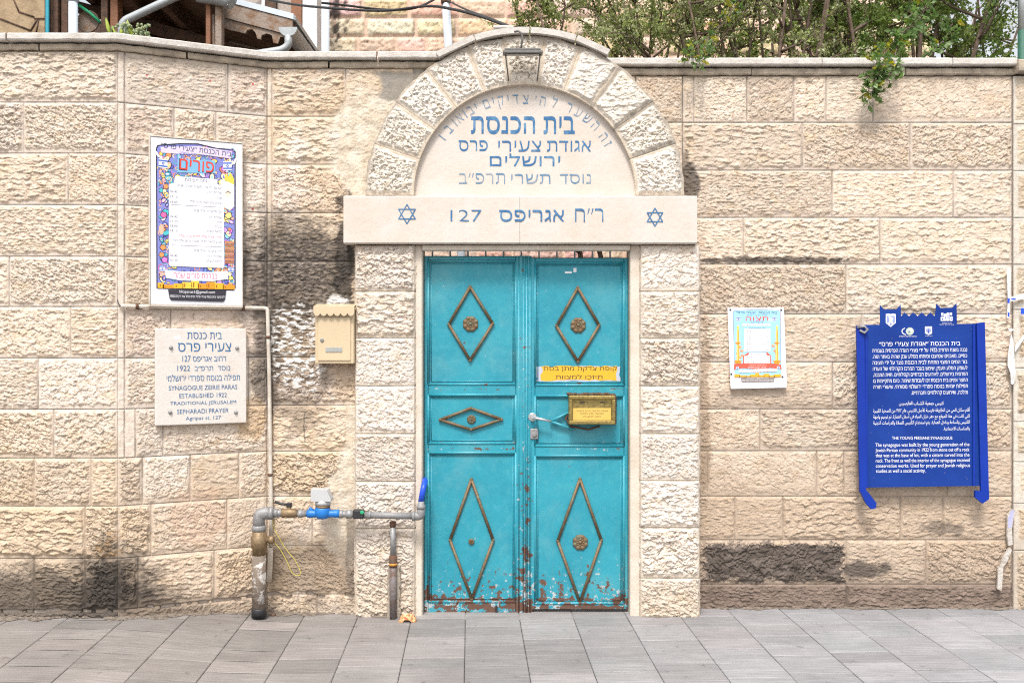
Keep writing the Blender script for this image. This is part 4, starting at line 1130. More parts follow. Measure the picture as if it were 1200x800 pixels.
def purim_poster():
    o_, W = frameB(175.5, 282, 260, .05); kz = (D+o_.y)/F; H = 193*kz; zc = EYE+(400-261)*kz
    p = tag(empty('notice_poster', (o_.x, o_.y, zc), RZB), 'tall white framed poster with colourful doodle border and prayer times, over the cream plaque', 'poster')
    o = MB(); o.box(-W/2, W/2, 0, .018, -H/2, H/2, .003); o.build('board', M['white'], p, local=True)
    o = MB()
    for b in ((-W/2, W/2, -H/2-.012, -H/2-.001), (-W/2, W/2, H/2+.001, H/2+.006), (-W/2-.009, -W/2-.0005, -H/2-.012, H/2+.006), (W/2+.0005, W/2+.004, -H/2-.012, H/2+.006)):
        o.box(b[0], b[1], -.004, .04, b[2], b[3], .002)
    o.build('frame', M['conduit'], p, local=True)
    zx = lambda a: ((a-57)/(439-57)-.5)*W
    def zz(a, b): t = (a-57)/382; top = 40+26*t; bot = 747-2*t; return (.5-(b-top)/(bot-top))*H
    P = lambda a, b: (zx(a), zz(a, b))
    A = Art(.00035); r = random.Random(11)
    pal = [hexc(h) for h in ('5560b8', '6a74c8', '5aa9c9', '4fc0c8', 'f2d95c', 'f5e08a', 'e86aa8', 'd77fd0', 'f29a5a', 'f0b8a0', 'c7a0e0', '8fd0e8', 'fff0c0', 'e8e0f0')]
    dk = hexc('2a2440')
    # frame outline with a raised top
    fo = [P(80, 680), P(78, 90), P(84, 76), P(110, 72), P(180, 66), P(250, 66), P(330, 84), P(398, 88), P(411, 98), P(411, 672), P(400, 682)]
    A.poly(fo, dk, 0)
    fi = [P(85, 676), P(83, 92), P(88, 81), P(112, 77), P(180, 72), P(250, 72), P(330, 90), P(395, 93), P(406, 102), P(406, 670), P(398, 677)]
    A.poly(fi, hexc('8288cc'), 1)
    # doodles: outlined blobs, stripes, bows, stars, rings
    for i in range(420):
        side = r.random()
        if side < .30: x, y = r.uniform(92, 133), r.uniform(105, 660)
        elif side < .55: x, y = r.uniform(358, 398), r.uniform(120, 655)
        elif side < .88: x, y = r.uniform(92, 398), r.uniform(88, 235)
        else: x, y = r.uniform(100, 395), r.uniform(575, 660)
        c = r.choice(pal); a, b = P(x, y); k = r.uniform(.008, .021); lay = 2+.008*i; t = r.random(); ro = r.uniform(0, 3.1)
        lim = .46*W
        k = min(k, max(.004, lim*.9-abs(a)))
        if t < .35: A.ell(a, b, k*1.15, k*.75+.0012, dk, lay, 14, ro); A.ell(a, b, k, k*.6, c, lay+.004, 14, ro); A.ell(a, b, k*.5, k*.25, r.choice(pal), lay+.008, 10, ro)
        elif t < .6:
            pts = [(a+k*1.2*math.cos(ro+j*1.2566)*(1), b+k*1.2*math.sin(ro+j*1.2566)) for j in range(5)]; A.poly(pts, dk, lay)
            A.poly([(a+(q[0]-a)*.8, b+(q[1]-b)*.8) for q in pts], c, lay+.004)
        elif t < .8:
            A.stroke([(a+k*1.4*math.cos(ro+j*.5)*(.5+.1*j), b+k*1.4*math.sin(ro+j*.5)*(.5+.1*j)) for j in range(7)], .0035, c, lay)
        else: A.ring(a, b, k*.8, .003, c, lay, 12)
    # bearded king with a crown at the edge of the panel
    A.poly([P(345, 215), P(404, 235), P(404, 330), P(385, 345), P(362, 335), P(350, 290)], hexc('efe6dd'), 6); A.ell(*P(378, 275), .014, .020, hexc('f1d8c4'), 6.3)
    A.poly([P(362, 218), P(366, 190), P(378, 206), P(388, 186), P(404, 214), P(404, 238)], hexc('f3cf52'), 6.2); A.stroke([P(368, 272), P(378, 266), P(388, 273)], .004, dk, 6.5)
    # basket and hands
    for yy in range(475, 560, 12):
        A.rect(zx(364), zx(404), zz(385, yy+10), zz(385, yy), hexc('c48a64') if (yy//12) % 2 else hexc('a96f50'), 6)
    A.ell(*P(100, 430), .013, .03, hexc('e7b79c'), 6)
    flag(A, *P(107, 152), .047, .050, 8, -.003); flag(A, *P(375, 160), .047, .050, 8, .004)
    A.stroke([P(78, 106), P(88, 122), P(100, 128)], .012, (.75, .76, .8), 8); A.stroke([P(412, 130), P(402, 148), P(392, 150)], .012, (.75, .76, .8), 8)
    # titles
    A.poly([P(96, 84), P(250, 78), P(394, 98), P(390, 128), P(250, 112), P(170, 112), P(100, 108)], hexc('d9cdf0'), 9); A.poly([P(166, 132), P(322, 138), P(324, 192), P(165, 190)], hexc('7fb6dc'), 9)
    A.text(rtl('בית הכנסת ״צעירי פרס״'), zx(97), zx(392), zz(245, 104), zz(245, 84), BLK, 10, .02, -.055)
    A.text(rtl('אגודת צעירי פרס ירושלים'), zx(175), zx(318), zz(245, 119), zz(245, 108), (.08, .08, .2), 10, 0, -.05)
    A.text(rtl('פורים'), zx(172), zx(318), zz(245, 186), zz(245, 138), dk, 10, .05, -.04)
    A.text(rtl('פורים'), zx(175), zx(317), zz(245, 182), zz(245, 139), hexc('ee4a36'), 11, .03, -.04)
    wh = (.80, .80, .84)
    A.poly([P(130, 240), P(150, 236), P(157, 206), P(332, 216), P(332, 238), P(358, 242), P(362, 580), P(355, 588), P(136, 584), P(131, 576)], wh, 12)
    L_ = 13; ink = (.07, .07, .12)
    def row(y, t, tm=None, w_=1.0, c=ink, b=.006):
        n = len(t)*6.0*w_; A.text(rtl(t), zx(350)-(n/382)*W, zx(350), zz(300, y+4.5), zz(300, y-4.5), c, L_, b+.026, 0, 'ה')
        if tm: A.text(tm, zx(136), zx(166), zz(150, y+5), zz(150, y-5), ink, L_, .006)
    A.text(rtl('זמני תפילות'), zx(196), zx(288), zz(243, 229), zz(243, 213), ink, L_, .012)
    row(251, 'יום שני י״ג אדר תענית אסתר 2026'); row(271, 'שחרית, הודו', '06:45', .9); row(293, 'מנחה', '17:10', .9); row(315, 'ערבית, סיום הצום, מקרא מגילה', '18:05', .8)
    A.rect(zx(138), zx(350), zz(245, 331), zz(245, 329), (.2, .2, .25), L_)
    row(351, 'יום שלישי י״ד אדר 2026', None, .9); row(376, 'שחרית, הודו', '06:45', .9); row(396, 'מנחה', '17:25', .9); row(415, 'ערבית', '18:00', .9); row(435, 'קריאת המגילה', '18:15', .9)
    row(459, 'תפילת שחרית מגילה תתקיים בבית הכנסת', None, .84, hexc('e8505a')); row(479, 'מעריב קריאת המגילה וסעודה יום שני אחרי צאת', None, .80)
    A.rect(zx(140), zx(352), zz(245, 499), zz(245, 497), (.2, .2, .25), L_)
    row(518, 'יום רביעי ט״ו אדר 2026', None, .9); row(540, 'שחרית, הודו', '06:45', .9); row(560, 'קריאת המגילה', '07:20', .9)
    # ribbon, skyline, foot
    A.poly([P(115, 600), P(180, 606), P(310, 606), P(376, 600), P(378, 634), P(310, 644), P(180, 644), P(118, 634)], (.72, .78, .90), 12.5)
    A.text(rtl('בברכת פורים שמח'), zx(150), zx(332), zz(245, 634), zz(245, 612), hexc('ee5a6a'), 13, .02)
    flag(A, *P(104, 596), .030, .028, 12.2); flag(A, *P(390, 594), .030, .028, 12.2)
    for x0, x1, yt in ((85, 110, 655), (105, 150, 662), (150, 190, 657), (185, 225, 650), (222, 255, 644), (250, 290, 655), (285, 320, 648), (318, 360, 652), (355, 406, 658)):
        A.rect(zx(x0), zx(x1), zz(x0, 677), zz(x0, yt), hexc(r.choice(('f2b62c', 'f0c84a', 'e59a2a'))), 12.2)
        A.rect(zx(x0+8), zx(x0+13), zz(x0, 672), zz(x0, yt+7), hexc('a0601c'), 12.4)
    A.ell(*P(238, 645), .011, .010, hexc('f6d25a'), 12.3, 14, 0, 0, 180)
    A.poly([P(127, 682), P(370, 680), P(364, 722), P(356, 730), P(140, 728), P(132, 718)], hexc('35323c'), 12)
    A.text('bkzparas1@gmail.com', zx(174), zx(322), zz(245, 699), zz(245, 684), wh, 13, .012)
    A.text(rtl('לפרטים: ״בית כנסת צעירי פרס״ נסים מלול עוזי דיין 0502222'), zx(134), zx(362), zz(245, 718), zz(245, 704), wh, 13, .006)
    A.build('print', M['print'], p, y=-.0006)
purim_poster()

def small_poster():
    yp = YR-.035; k = (D+yp)/F; cx, cy = 887.5, 407
    c = at(cx, cy, yp)
    p = tag(empty('notice_poster', (c.x, yp, c.z)), 'small white notice with two yellow candles and a red heading, left of the blue sign', 'poster')
    zx = lambda a: (840+a/6.667-cx)*k; zz = lambda b: (cy-345-b/6.667)*k; P = lambda a, b: (zx(a), zz(b))
    o = MB(); o.prism([P(84, 104), P(524, 100), P(548, 712), P(108, 722)][::-1], 0, .006); o.build('board', M['white'], p, local=True)
    o = MB(); o.prism([P(107, 712), P(547, 702), P(545, 726), P(110, 736)][::-1], -.006, .02); o.build('tray', M['white'], p, local=True)
    A = Art(.0004); 
    A.poly([P(124, 138), P(135, 125), P(300, 116), P(470, 122), P(498, 132), P(504, 640), P(490, 650), P(140, 650)], hexc('8a8fa0'), 0)
    A.poly([P(129, 140), P(138, 129), P(300, 121), P(470, 126), P(493, 135), P(500, 640), P(488, 646), P(142, 646)], hexc('9fd4ee'), 1)
    A.ell(*P(250, 300), .03, .02, hexc('b8e0f2'), 1.3); A.ell(*P(420, 200), .02, .012, hexc('b8e0f2'), 1.3)
    for x, y in ((180, 410), (195, 440), (165, 460), (200, 475), (180, 490), (440, 400), (455, 440), (470, 460)): A.ell(*P(x, y), .011, .009, hexc('c99a78'), 2+x*.001); A.ell(*P(x+6, y-4), .006, .005, hexc('e2b890'), 2.3+x*.001)
    for x0, x1, yb_ in ((148, 182, 545), (452, 486, 545)):
        t = (x0+x1)/2; A.poly([P(t-9, 275), P(t+9, 275), P(t+12, yb_), P(t-12, yb_)], hexc('f0a93c'), 3); A.poly([P(t-5, 275), P(t+1, 275), P(t+1, yb_), P(t-8, yb_)], hexc('f7cf7a'), 3.3)
        A.poly([P(t-9, 262), P(t, 234), P(t+9, 262), P(t, 276)], hexc('ffe23a'), 3.4)
        A.poly([P(t-26, 372), P(t+26, 372), P(t+8, 390), P(t-8, 390)], hexc('e9932e'), 3.5); A.poly([P(t-30, 515), P(t+30, 515), P(t+16, 548), P(t-16, 548)], hexc('e9932e'), 3.5)
    A.text(rtl('בית הכנסת  ״צעירי פרס״'), zx(150), zx(470), zz(150), zz(134), BLK, 3, .008, -.01); A.text(rtl('אגודת צעירי פרס'), zx(235), zx(395), zz(166), zz(155), (.2, .25, .35), 3)
    A.text(rtl('תצוה'), zx(225), zx(402), zz(205), zz(174), hexc('ee4a36'), 4, .03); A.text(rtl('פרשת זכור'), zx(262), zx(362), zz(222), zz(212), (.2, .25, .35), 3)
    flag(A, *P(168, 192), .026, .024, 3); flag(A, *P(448, 192), .026, .024, 3)
    wh = (.80, .80, .82); ink = (.09, .09, .11)
    A.rect(zx(200), zx(420), zz(245), zz(229), wh, 4); A.text(rtl('שבת קודש ח אדר תשפ״ו'), zx(215), zx(405), zz(242), zz(232), ink, 5)
    A.rect(zx(214), zx(418), zz(445), zz(268), wh, 4); A.text(rtl('זמני תפילות שבת'), zx(250), zx(380), zz(268), zz(257), ink, 5)
    for y, tm, t, w_ in ((284, '17:05', 'כניסת שבת וקבלת', .9), (303, '17:10', 'מנחה וקבלת שבת', .7), (329, '07:30', 'שחרית', .7), (350, '10:00', 'קידוש', .3), (372, '13:00', 'מנחה', .3), (388, '13:30', 'שיעור תורה', .55), (414, '17:00', 'ערבית', .3), (434, '18:10', 'צאת השבת', .6)):
        A.text(tm, zx(226), zx(268), zz(y+4.5), zz(y-4.5), ink, 5, .02); A.text(rtl(t), zx(405-110*w_), zx(405), zz(y+4), zz(y-4), ink, 5, .02)
    A.poly([P(205, 480), P(245, 452), P(395, 452), P(425, 480), P(425, 540), P(205, 540)], hexc('e8604c'), 4.2)
    A.poly([P(214, 480), P(246, 474), P(250, 455), P(385, 455), P(388, 474), P(416, 480), P(416, 536), P(214, 536)], wh, 5); A.text(rtl('זמני תפילות חול'), zx(260), zx(375), zz(470), zz(459), ink, 6)
    for y, tm, t, w_ in ((486, '06:45', 'שחרית', .4), (508, '17:15', 'מנחה גדולה', .6), (528, '18:05-17:45', 'שקיעה ערבית', .75)):
        A.text(tm, zx(222), zx(272 if len(tm) < 6 else 290), zz(y+5), zz(y-5), ink, 6); A.text(rtl(t), zx(408-110*w_), zx(408), zz(y+5), zz(y-5), ink, 6)
    A.poly([P(134, 542), P(200, 536), P(420, 536), P(500, 548), P(506, 582), P(420, 572), P(300, 582), P(200, 574), P(132, 584)], hexc('e8604c'), 6)
    A.text(rtl('הדלקת נרות'), zx(255), zx(385), zz(556), zz(546), wh, 7, .006); A.text(rtl('17:05 שבת שלום'), zx(245), zx(385), zz(573), zz(562), wh, 7, .012)
    A.poly([P(168, 590), P(300, 582), P(470, 578), P(472, 600), P(300, 606), P(172, 610)], wh, 8); A.text(rtl('תזכו לשנים רבות טובות ונעימות'), zx(188), zx(458), zz(604), zz(586), hexc('ee6a5a'), 9, .008, .01)
    flag(A, *P(160, 572), .018, .015, 8); flag(A, *P(480, 570), .018, .015, 8)
    for x0, x1, yt in ((136, 180, 622), (175, 230, 630), (225, 262, 634), (258, 300, 624), (300, 330, 612), (326, 370, 628), (366, 410, 618), (405, 450, 630), (445, 500, 622)): A.rect(zx(x0), zx(x1), zz(644), zz(yt), hexc('f0b030'), 8.5)
    A.poly([P(190, 648), P(450, 646), P(446, 680), P(192, 684)], hexc('8f8480'), 8); A.text('bkzparas1@gmail.com', zx(235), zx(400), zz(658), zz(648), wh, 9, .008); A.text(rtl('לפרטים בית כנסת צעירי פרס נסים 050'), zx(196), zx(442), zz(674), zz(662), wh, 9, .008)
    A.build('print', M['print'], p, y=-.0006)
    for a, b in ((106, 119), (502, 120), (113, 621), (513, 643)):
        o = MB(); o.lathe((zx(a), -.001, zz(b)), (0, -1, 0), [(0, .0058), (.003, .005), (.0045, .001)], 10); o.build('screw', M['black'], p, local=True)
small_poster()

def blue_sign():
    ys = YR-.095; k = (D+ys)/F; cx, cy = 1080, 480
    c = at(cx, cy, ys)
    s = tag(empty('information_sign', (c.x, ys, c.z)), 'large blue metal sign with a crenellated top and white text in three languages', 'sign')
    X = lambda p: (p-cx)*k; Z = lambda p: (cy-p)*k; P = lambda a, b: (X(a), Z(b))
    # plate with turrets, between two bent flanges
    pl = [P(1012, 571), P(1012.5, 380.5), P(1031.5, 380.5), P(1031, 357), P(1036, 362.5), P(1050.5, 362.5), P(1055.5, 357), P(1056, 371)]
    for i in range(4): pl += [P(1061+i*10.1-1, 366), P(1066+i*10-.5, 370.5)]
    pl += [P(1097.5, 355.5), P(1102.5, 361), P(1116, 360.5), P(1121, 355), P(1121.5, 379.5), P(1146, 379), P(1148, 569)]
    o = MB(); o.prism(pl[::-1], 0, .004); pb = o.build('plate', M['blue'], s, local=True)
    for side in (0, 1):
        o = MB()
        if side == 0:
            o.prism([P(1002.5, 381.5), P(1011.8, 381), P(1013.8, 576), P(1006.5, 576)][::-1], -.018, -.002)
            # bent foot tab
            o.prism([P(1006.5, 575), P(1014.5, 574.5), P(1025, 588), P(1024.5, 594), P(1019, 595.5), P(1012.5, 588)][::-1], -.030, -.008)
            o.box(X(1013.2), X(1016), -.012, 0, Z(571), Z(382), .001)
        else:
            o.prism([P(1143, 378.5), P(1152.5, 377.5), P(1157.2, 576), P(1148, 576)][::-1], -.018, -.002)
            o.prism([P(1141, 574), P(1157.2, 575), P(1157, 584), P(1149.5, 589), P(1141, 582)][::-1], -.022, -.001)
            o.box(X(1139.5), X(1142), -.010, 0, Z(569), Z(381), .001)
        o.build('side_flange', M['blueedge'], s, local=True)
    # fixings behind, to the wall
    o = MB()
    for px_, py_ in ((1015, 395), (1140, 395), (1015, 560), (1140, 560)): o.lathe((X(px_), .004, Z(py_)), (0, 1, 0), [(0, .010), (.09, .010)], 10)
    o.build('stand_off', M['galv'], s, local=True)
    # torn steel loop at the corner
    o = MB(); o.tube([(X(1003), -.020, Z(383.5)), (X(1011), -.030, Z(382.5)), (X(1014.5), -.034, Z(386)), (X(1011), -.030, Z(390)), (X(1006), -.022, Z(387))], .0075, 8); o.build('corner_clip', M['galv'], s, local=True)
    wh = (.8, .8, .83); A = Art(.0004)
    def line(t, xa, xb, ya, yb, b=.012, sk=0.0, ref=None): A.text(t, X(xa), X(xb), Z(yb), Z(ya), wh, 1, b, sk, ref)
    zx = lambda a: 990+a/6.153; zy = lambda b: 345+b/6.153
    line(rtl('בית הכנסת ״אגודת צעירי פרס״'), zx(245), zx(832), zy(370), zy(342), .045, .008)
    A_rows = ['נבנה בשנת תרפ״ב-1922 על ידי צעירי העדה הפרסית בעבודת', 'כפיים, מאבנים שנחצבו וסותתו מסלע ענק שהיה באתר הזה.', 'בור המים המצוי מתחת לבית הכנסת נוצר על ידי חציבה',
              'לעומק הסלע הענק. שימש בעבר המרכז הקהילתי של העדה', 'הפרסית בירושלים, לאירועים חברתיים וקהילתיים. חזית המבנה,', 'החצר ופנים בית הכנסת זכו לעבודות שימור. כיום מתקיימות בו',
              'תפילות יומיות בנוסח ספרדי ירושלמי מסורתי, שיעורי תורה']
    for i, t in enumerate(A_rows):
        y = zy(402+i*43.5); line(rtl(t), zx(198+i*1.2), zx(881+i*.8), y-1.9, y+1.9, .034, .012, 'ה')
    y = zy(402+7*43.5); line(rtl('והלכה, ואירועים קהילתיים וחברתיים.'), zx(478), zx(886), y-1.9, y+1.9, .034, .012, 'ה')
    zx = lambda a: 990+a/5.716; zy = lambda b: 460+b/5.716
    line(arabic('كنيس جمعية الشباب الفارسيين'), zx(362), zx(662), zy(88), zy(56), .014)
    for i, (t, xa) in enumerate((('أقام سكان الحي من الطائفة فارسية الأصل الكنيس عام ١٩٢٢ من الصخرة الكبيرة', 190), ('التي كانت في هذا الموقع مع حفر خزان المياه في أسفل العمارة. تم ترميم واجهة', 190), ('الكنيس والساحة وداخل العمارة. يتم استخدام الكنيس للصلاة والدراسات الدينية', 190), ('والمناسبات الاجتماعية.', 660))):
        y = zy(118+i*40.5); line(arabic(t), zx(xa), zx(836), y-2.3, y+1.6, .016, .01, 'ا')
    line('THE YOUNG PERSIANS SYNAGOGUE', zx(316), zx(720), zy(312), zy(293), .034)
    for i, (t, xb) in enumerate((('The synagogue was built by the young generation of the', 834), ('Jewish Persian community in 1922 from stone cut off a rock', 834), ('that was at the base of lot, with a cistern carved into the', 834), ('rock. The front as well the interior of the synagogue received', 836), ('conservation works. Used for prayer and Jewish religious', 838), ('studies as well a social activity.', 540))):
        y = zy(347+i*35); line(t, zx(204+i), zx(xb), y-2.1, y+1.9, .034, .008, 'H')
    # emblems
    def q(a, b): return (X(1000+a/7.059), Z(345+b/7.059))
    A.poly([q(268, 162), q(290, 158), q(308, 162), q(328, 158), q(350, 162), q(350, 235), q(309, 268), q(268, 235)], wh, 1)
    A.poly([q(275, 176), q(343, 176), q(343, 232), q(309, 259), q(275, 232)], (.25, .3, .55), 2)
    A.poly([q(290, 186), q(300, 178), q(312, 184), q(316, 196), q(330, 192), q(326, 206), q(318, 214), q(330, 236), q(318, 246), q(310, 228), q(296, 246), q(288, 238), q(300, 218), q(296, 200)], wh, 3)
    for j in range(11):
        a = R(120+j*13.5); A.ell(*q(442+40*math.cos(a), 304-28*math.sin(a)), .0032, .0032, wh, 1, 8)
    A.ell(*q(467, 304), .0235, .0225, (.45, .52, .45), 1, 22); A.ell(*q(476, 296), .012, .011, (.62, .68, .6), 2, 14); A.ell(*q(462, 310), .007, .007, (.2, .3, .3), 2, 12)
    A.text(rtl('הרשות לפיתוח ירושלים'), q(380, 0)[0], q(522, 0)[0], q(0, 351)[1], q(0, 339)[1], wh, 1, .01)
    A.poly([q(592, 264), q(650, 264), q(650, 322), q(622, 334), q(592, 322)], wh, 1)
    for dx in (6, 13, 20):
        A.stroke([q(621-dx, 280), q(621-dx, 296), q(621-dx*.6, 306), q(621, 309), q(621+dx*.6, 306), q(621+dx, 296), q(621+dx, 280)], .0028, (.01, .05, .4), 2)
    A.stroke([q(621, 278), q(621, 320)], .0034, (.01, .05, .4), 2.2); A.stroke([q(611, 320), q(631, 320)], .004, (.01, .05, .4), 2.3)
    A.text(rtl('מדינת ישראל'), q(594, 0)[0], q(652, 0)[0], q(0, 347)[1], q(0, 339)[1], wh, 1)
    for j, (a, b, w_, h_) in enumerate(((722, 186, 30, 32), (748, 160, 22, 58), (772, 150, 22, 68), (798, 182, 22, 36), (726, 152, 18, 24), (800, 150, 16, 22))):
        x0, z0 = q(a, b+h_); x1, z1 = q(a+w_, b); A.rect(x0, x1, z0, z1, wh, 1+.02*j); A.rect(x0+(x1-x0)*.3, x0+(x1-x0)*.65, z0+(z1-z0)*.25, z0+(z1-z0)*.7, (.01, .05, .40), 2+.02*j)
    A.text(rtl('עיריית ירושלים'), q(735, 0)[0], q(812, 0)[0], q(0, 239)[1], q(0, 230)[1], wh, 1); A.text(rtl('האגף לשימור מבנים'), q(714, 0)[0], q(832, 0)[0], q(0, 254)[1], q(0, 243)[1], wh, 1)
    A.build('lettering', M['print'], pb, y=-.0008)
    # scratches
    o = MB(); r = random.Random(9)
    for i in range(34):
        a, b = r.uniform(1017, 1139), r.choice((r.uniform(385, 400), r.uniform(550, 568), r.uniform(470, 570))); w_ = r.uniform(.001, .003); o.box(X(a), X(a)+w_, -.0008, -.0002, Z(b), Z(b)+r.uniform(.001, .006))
    o.build('scratches', M['galv'], pb, local=True)
blue_sign()

def mailbox():
    ym = YC-.11; k = (D+ym)/F
    X = lambda p: (p-600)*k; Z = lambda p: (400-p)*k+EYE
    x0, x1, z0, z1 = X(369), X(414.5), Z(426), Z(362)
    m = tag(empty('mailbox', ((x0+x1)/2, YC-.05, z0)), 'cream metal mailbox with a scalloped lid beside the gateway', 'mailbox')
    o = MB(); o.box(x0, x1, ym+.006, YC-.018, z0, z1, .004); o.build('body', M['cream'], m)
    o = MB(); o.box(x0+.016, x1-.018, ym-.001, ym+.0055, z0+.018, z1-.048, .002); d = o.build('door', M['cream'], m)
    o = MB(); o.lathe((X(377.5), ym-.001, Z(398.5)), (0, -1, 0), [(0, .011), (.004, .011), (.006, .008)], 16); o.box(X(377.5)-.002, X(377.5)+.002, ym-.0085, ym-.006, Z(398.5)-.006, Z(398.5)+.006); o.build('lock', M['galv'], d)
    o = MB(); o.box(X(381.5), X(401), ym-.0045, ym-.0012, Z(412.5), Z(407), .001); np_ = o.build('name_plate', M['plate'], d)
    # lid: sloping sheet with scalloped lip
    n = 6; pts = [(x0-.004, Z(366.5))]
    lw = (x1-x0+.010)/n
    for i in range(n):
        for j in range(1, 7):
            t = j/6; pts.append((x0-.004+lw*(i+t), Z(367)-.016*math.sin(math.pi*t)**.7))
    pts += [(x1+.006, Z(359.5)), (x0-.004, Z(359.5))]
    o = MB(); o.prism(pts, ym-.022, ym-.017)
    o.prism([(ym-.022, Z(359.5)), (ym-.022, Z(359.5)+.003), (YC-.02, Z(356)+.003), (YC-.02, Z(356))], 0, 1, M=Matrix(((0, x1-x0+.010, 0, x0-.004), (1, 0, 0, 0), (0, 0, 1, 0), (0, 0, 0, 1))))
    o.box(x0-.003, x0, ym-.018, YC-.02, Z(363), Z(359.5)); o.box(x1+.003, x1+.0058, ym-.018, YC-.02, Z(363), Z(359.5))
    o.build('lid', M['cream'], m)
mailbox()

# ================================================================== pipes
def bend(pts, r=.03, n=5):
    """round the corners of a polyline"""
    pts = [Vector(p) for p in pts]; out = [pts[0]]
    for i in range(1, len(pts)-1):
        a = (pts[i-1]-pts[i]); b = (pts[i+1]-pts[i]); q = min(r, a.length*.45, b.length*.45); a = pts[i]+a.normalized()*q; b = pts[i]+b.normalized()*q
        for j in range(n+1):
            t = j/n; out.append(a.lerp(pts[i], t).lerp(pts[i].lerp(b, t), t))
    return out+[pts[-1]]

def water_pipe():
    yp = -.085; P = lambda a, b, dy=0: at(a, b, yp+dy)
    w_ = tag(empty('water_meter_pipe', (ax(303, yp), yp, .02)), 'grey water pipe with a blue meter and white cap, left of the door', 'water pipe')
    o = MB(); k = (D+yp)/F
    o.tube([P(303.5, 722), P(303.5, 650)], 8.2*k, 18); o.build('standpipe', pm('flaking_grey_pipe', (.17, .135, .105), .85, c2=(.46, .44, .41), scale=24, bump=.7, lo=.53, hi=.60), w_)
    o = MB(); o.lathe(P(303.5, 722), (0, 0, 1), [(0, 8.8*k), (9*k, 8.8*k), (10*k, 8.3*k)], 18); o.build('foot_collar', M['black'], w_)
    o = MB(); o.lathe(P(303.5, 650), (0, 0, 1), [(0, 7.6*k), (8*k, 7.6*k), (9*k, 9.2*k), (22*k, 9.4*k), (23*k, 8*k), (28*k, 7.6*k)], 20)
    o.lathe(P(303.5, 632), (1, 0, -.0), [(0, 4*k), (12*k, 4*k), (12.2*k, 5*k), (17*k, 5*k), (18*k, 3*k)], 12)
    o.build('brass_coupling', M['brasspipe'], w_)
    o = MB(); o.lathe(P(303.5, 622), (0, 0, 1), [(0, 7.8*k), (3*k, 8.2*k), (6*k, 8.2*k), (7*k, 7*k)], 18)
    o.tube(bend([P(303.5, 617), P(303.5, 601), P(318, 601)], 14*k, 6), 7.2*k, 16); o.build('elbow', M['galv'], w_); o = MB(); o.lathe(P(316, 601), (1, 0, 0), [(0, 7.8*k), (4*k, 7.8*k), (5*k, 5.5*k)], 16)
    o.tube([P(318, 601), P(334, 601)], 4.4*k, 14); o.lathe(P(321, 601), (1, 0, 0), [(0, 5.6*k), (5*k, 5.6*k)], 6)
    o.build('nipple', M['galv'], w_); o = MB()
    o.lathe(P(349, 601.5), (1, 0, 0), [(0, 4*k), (2*k, 5*k), (5*k, 5*k), (6*k, 3.6*k), (13*k, 3.6*k)], 14)
    o.build('union_nut', M['galv'], w_); o = MB()
    o.lathe(P(398, 602), (1, 0, 0), [(0, 5*k), (3*k, 5*k), (4*k, 3.8*k), (7*k, 3.8*k), (8*k, 5.4*k), (14*k, 5.4*k), (15*k, 4*k), (18*k, 4*k)], 14)
    o.build('union_nut', M['galv'], w_)
    o = MB(); o.lathe(P(330, 601), (1, 0, 0), [(0, 4.6*k), (1*k, 5.6*k), (8*k, 5.8*k), (16*k, 5.2*k), (19*k, 4*k)], 14); o.lathe(P(339, 599, 0), (0, 0, 1), [(0, 2.4*k), (8*k, 2.4*k)], 10)
    v = o.build('ball_valve', M['brasspipe'], w_)
    o = MB(); o.box(P(336, 0).x, P(342, 0).x, yp-.013, yp+.013, P(0, 594).z, P(0, 588.5).z, .003); o.tube([P(340, 591, -.004), P(331, 590.5, -.008), P(322, 587.8, -.01)], [.008, .007, .008], 8); o.build('lever', M['black'], v)
    # meter
    mx = 379; o = MB()
    o.lathe(P(360, 601.5), (1, 0, 0), [(0, 4.8*k), (4*k, 5*k), (8*k, 4.6*k), (20*k, 5*k), (30*k, 4.4*k), (34*k, 4.8*k), (38*k, 4.8*k)], 16)
    o.lathe(P(mx-1, 607), (0, 0, 1), [(0, 6*k), (2*k, 8*k), (5*k, 9.2*k), (11*k, 9.2*k), (13*k, 8.4*k)], 22)
    o.lathe(P(368, 599), (-.8, 0, .6), [(0, 2*k), (6.5*k, 2*k), (7*k, 1.4*k)], 10)
    mb = o.build('meter_body', M['meterblue'], w_)
    o = MB(); o.lathe(P(mx-.5, 594.3), (0, 0, 1), [(0, 8.6*k), (3*k, 8.6*k)], 22); o.build('meter_ring', M['brasspipe'], mb)
    o = MB(); a, b = P(365.5, 585.5), P(387.5, 572.5)
    o.lathe(P(mx-.5, 591), (0, 0, 1), [(0, 9*k), (5.4*k, 9*k)], 22)
    o.prism([(P(366, 0).x, P(0, 586).z), (P(389.5, 0).x, P(0, 586).z), (P(389, 0).x, P(0, 583).z), (P(384.5, 0).x, P(0, 573).z), (P(366, 0).x, P(0, 572).z)], yp-.043, yp+.043)
    o.build('meter_cap', M['whiteplastic'], w_)
    o = MB(); o.box(P(414, 0).x, P(427, 0).x, yp-.026, yp+.02, P(0, 607).z, P(0, 596.5).z, .006, 2); bv = o.build('check_valve', M['black'], w_)
    o = MB(); o.lathe(P(424.3, 600, -.026), (0, -1, 0), [(0, 2.3*k), (.003, 2.3*k), (.004, 1.6*k)], 14); o.build('green_button', M['green'], bv)
    o = MB(); o.tube([P(426, 603), P(486, 604.5)], 3.9*k, 14)
    o.lathe(P(432, 603), (1, 0, 0), [(0, 4.6*k), (3*k, 4.6*k)], 12)
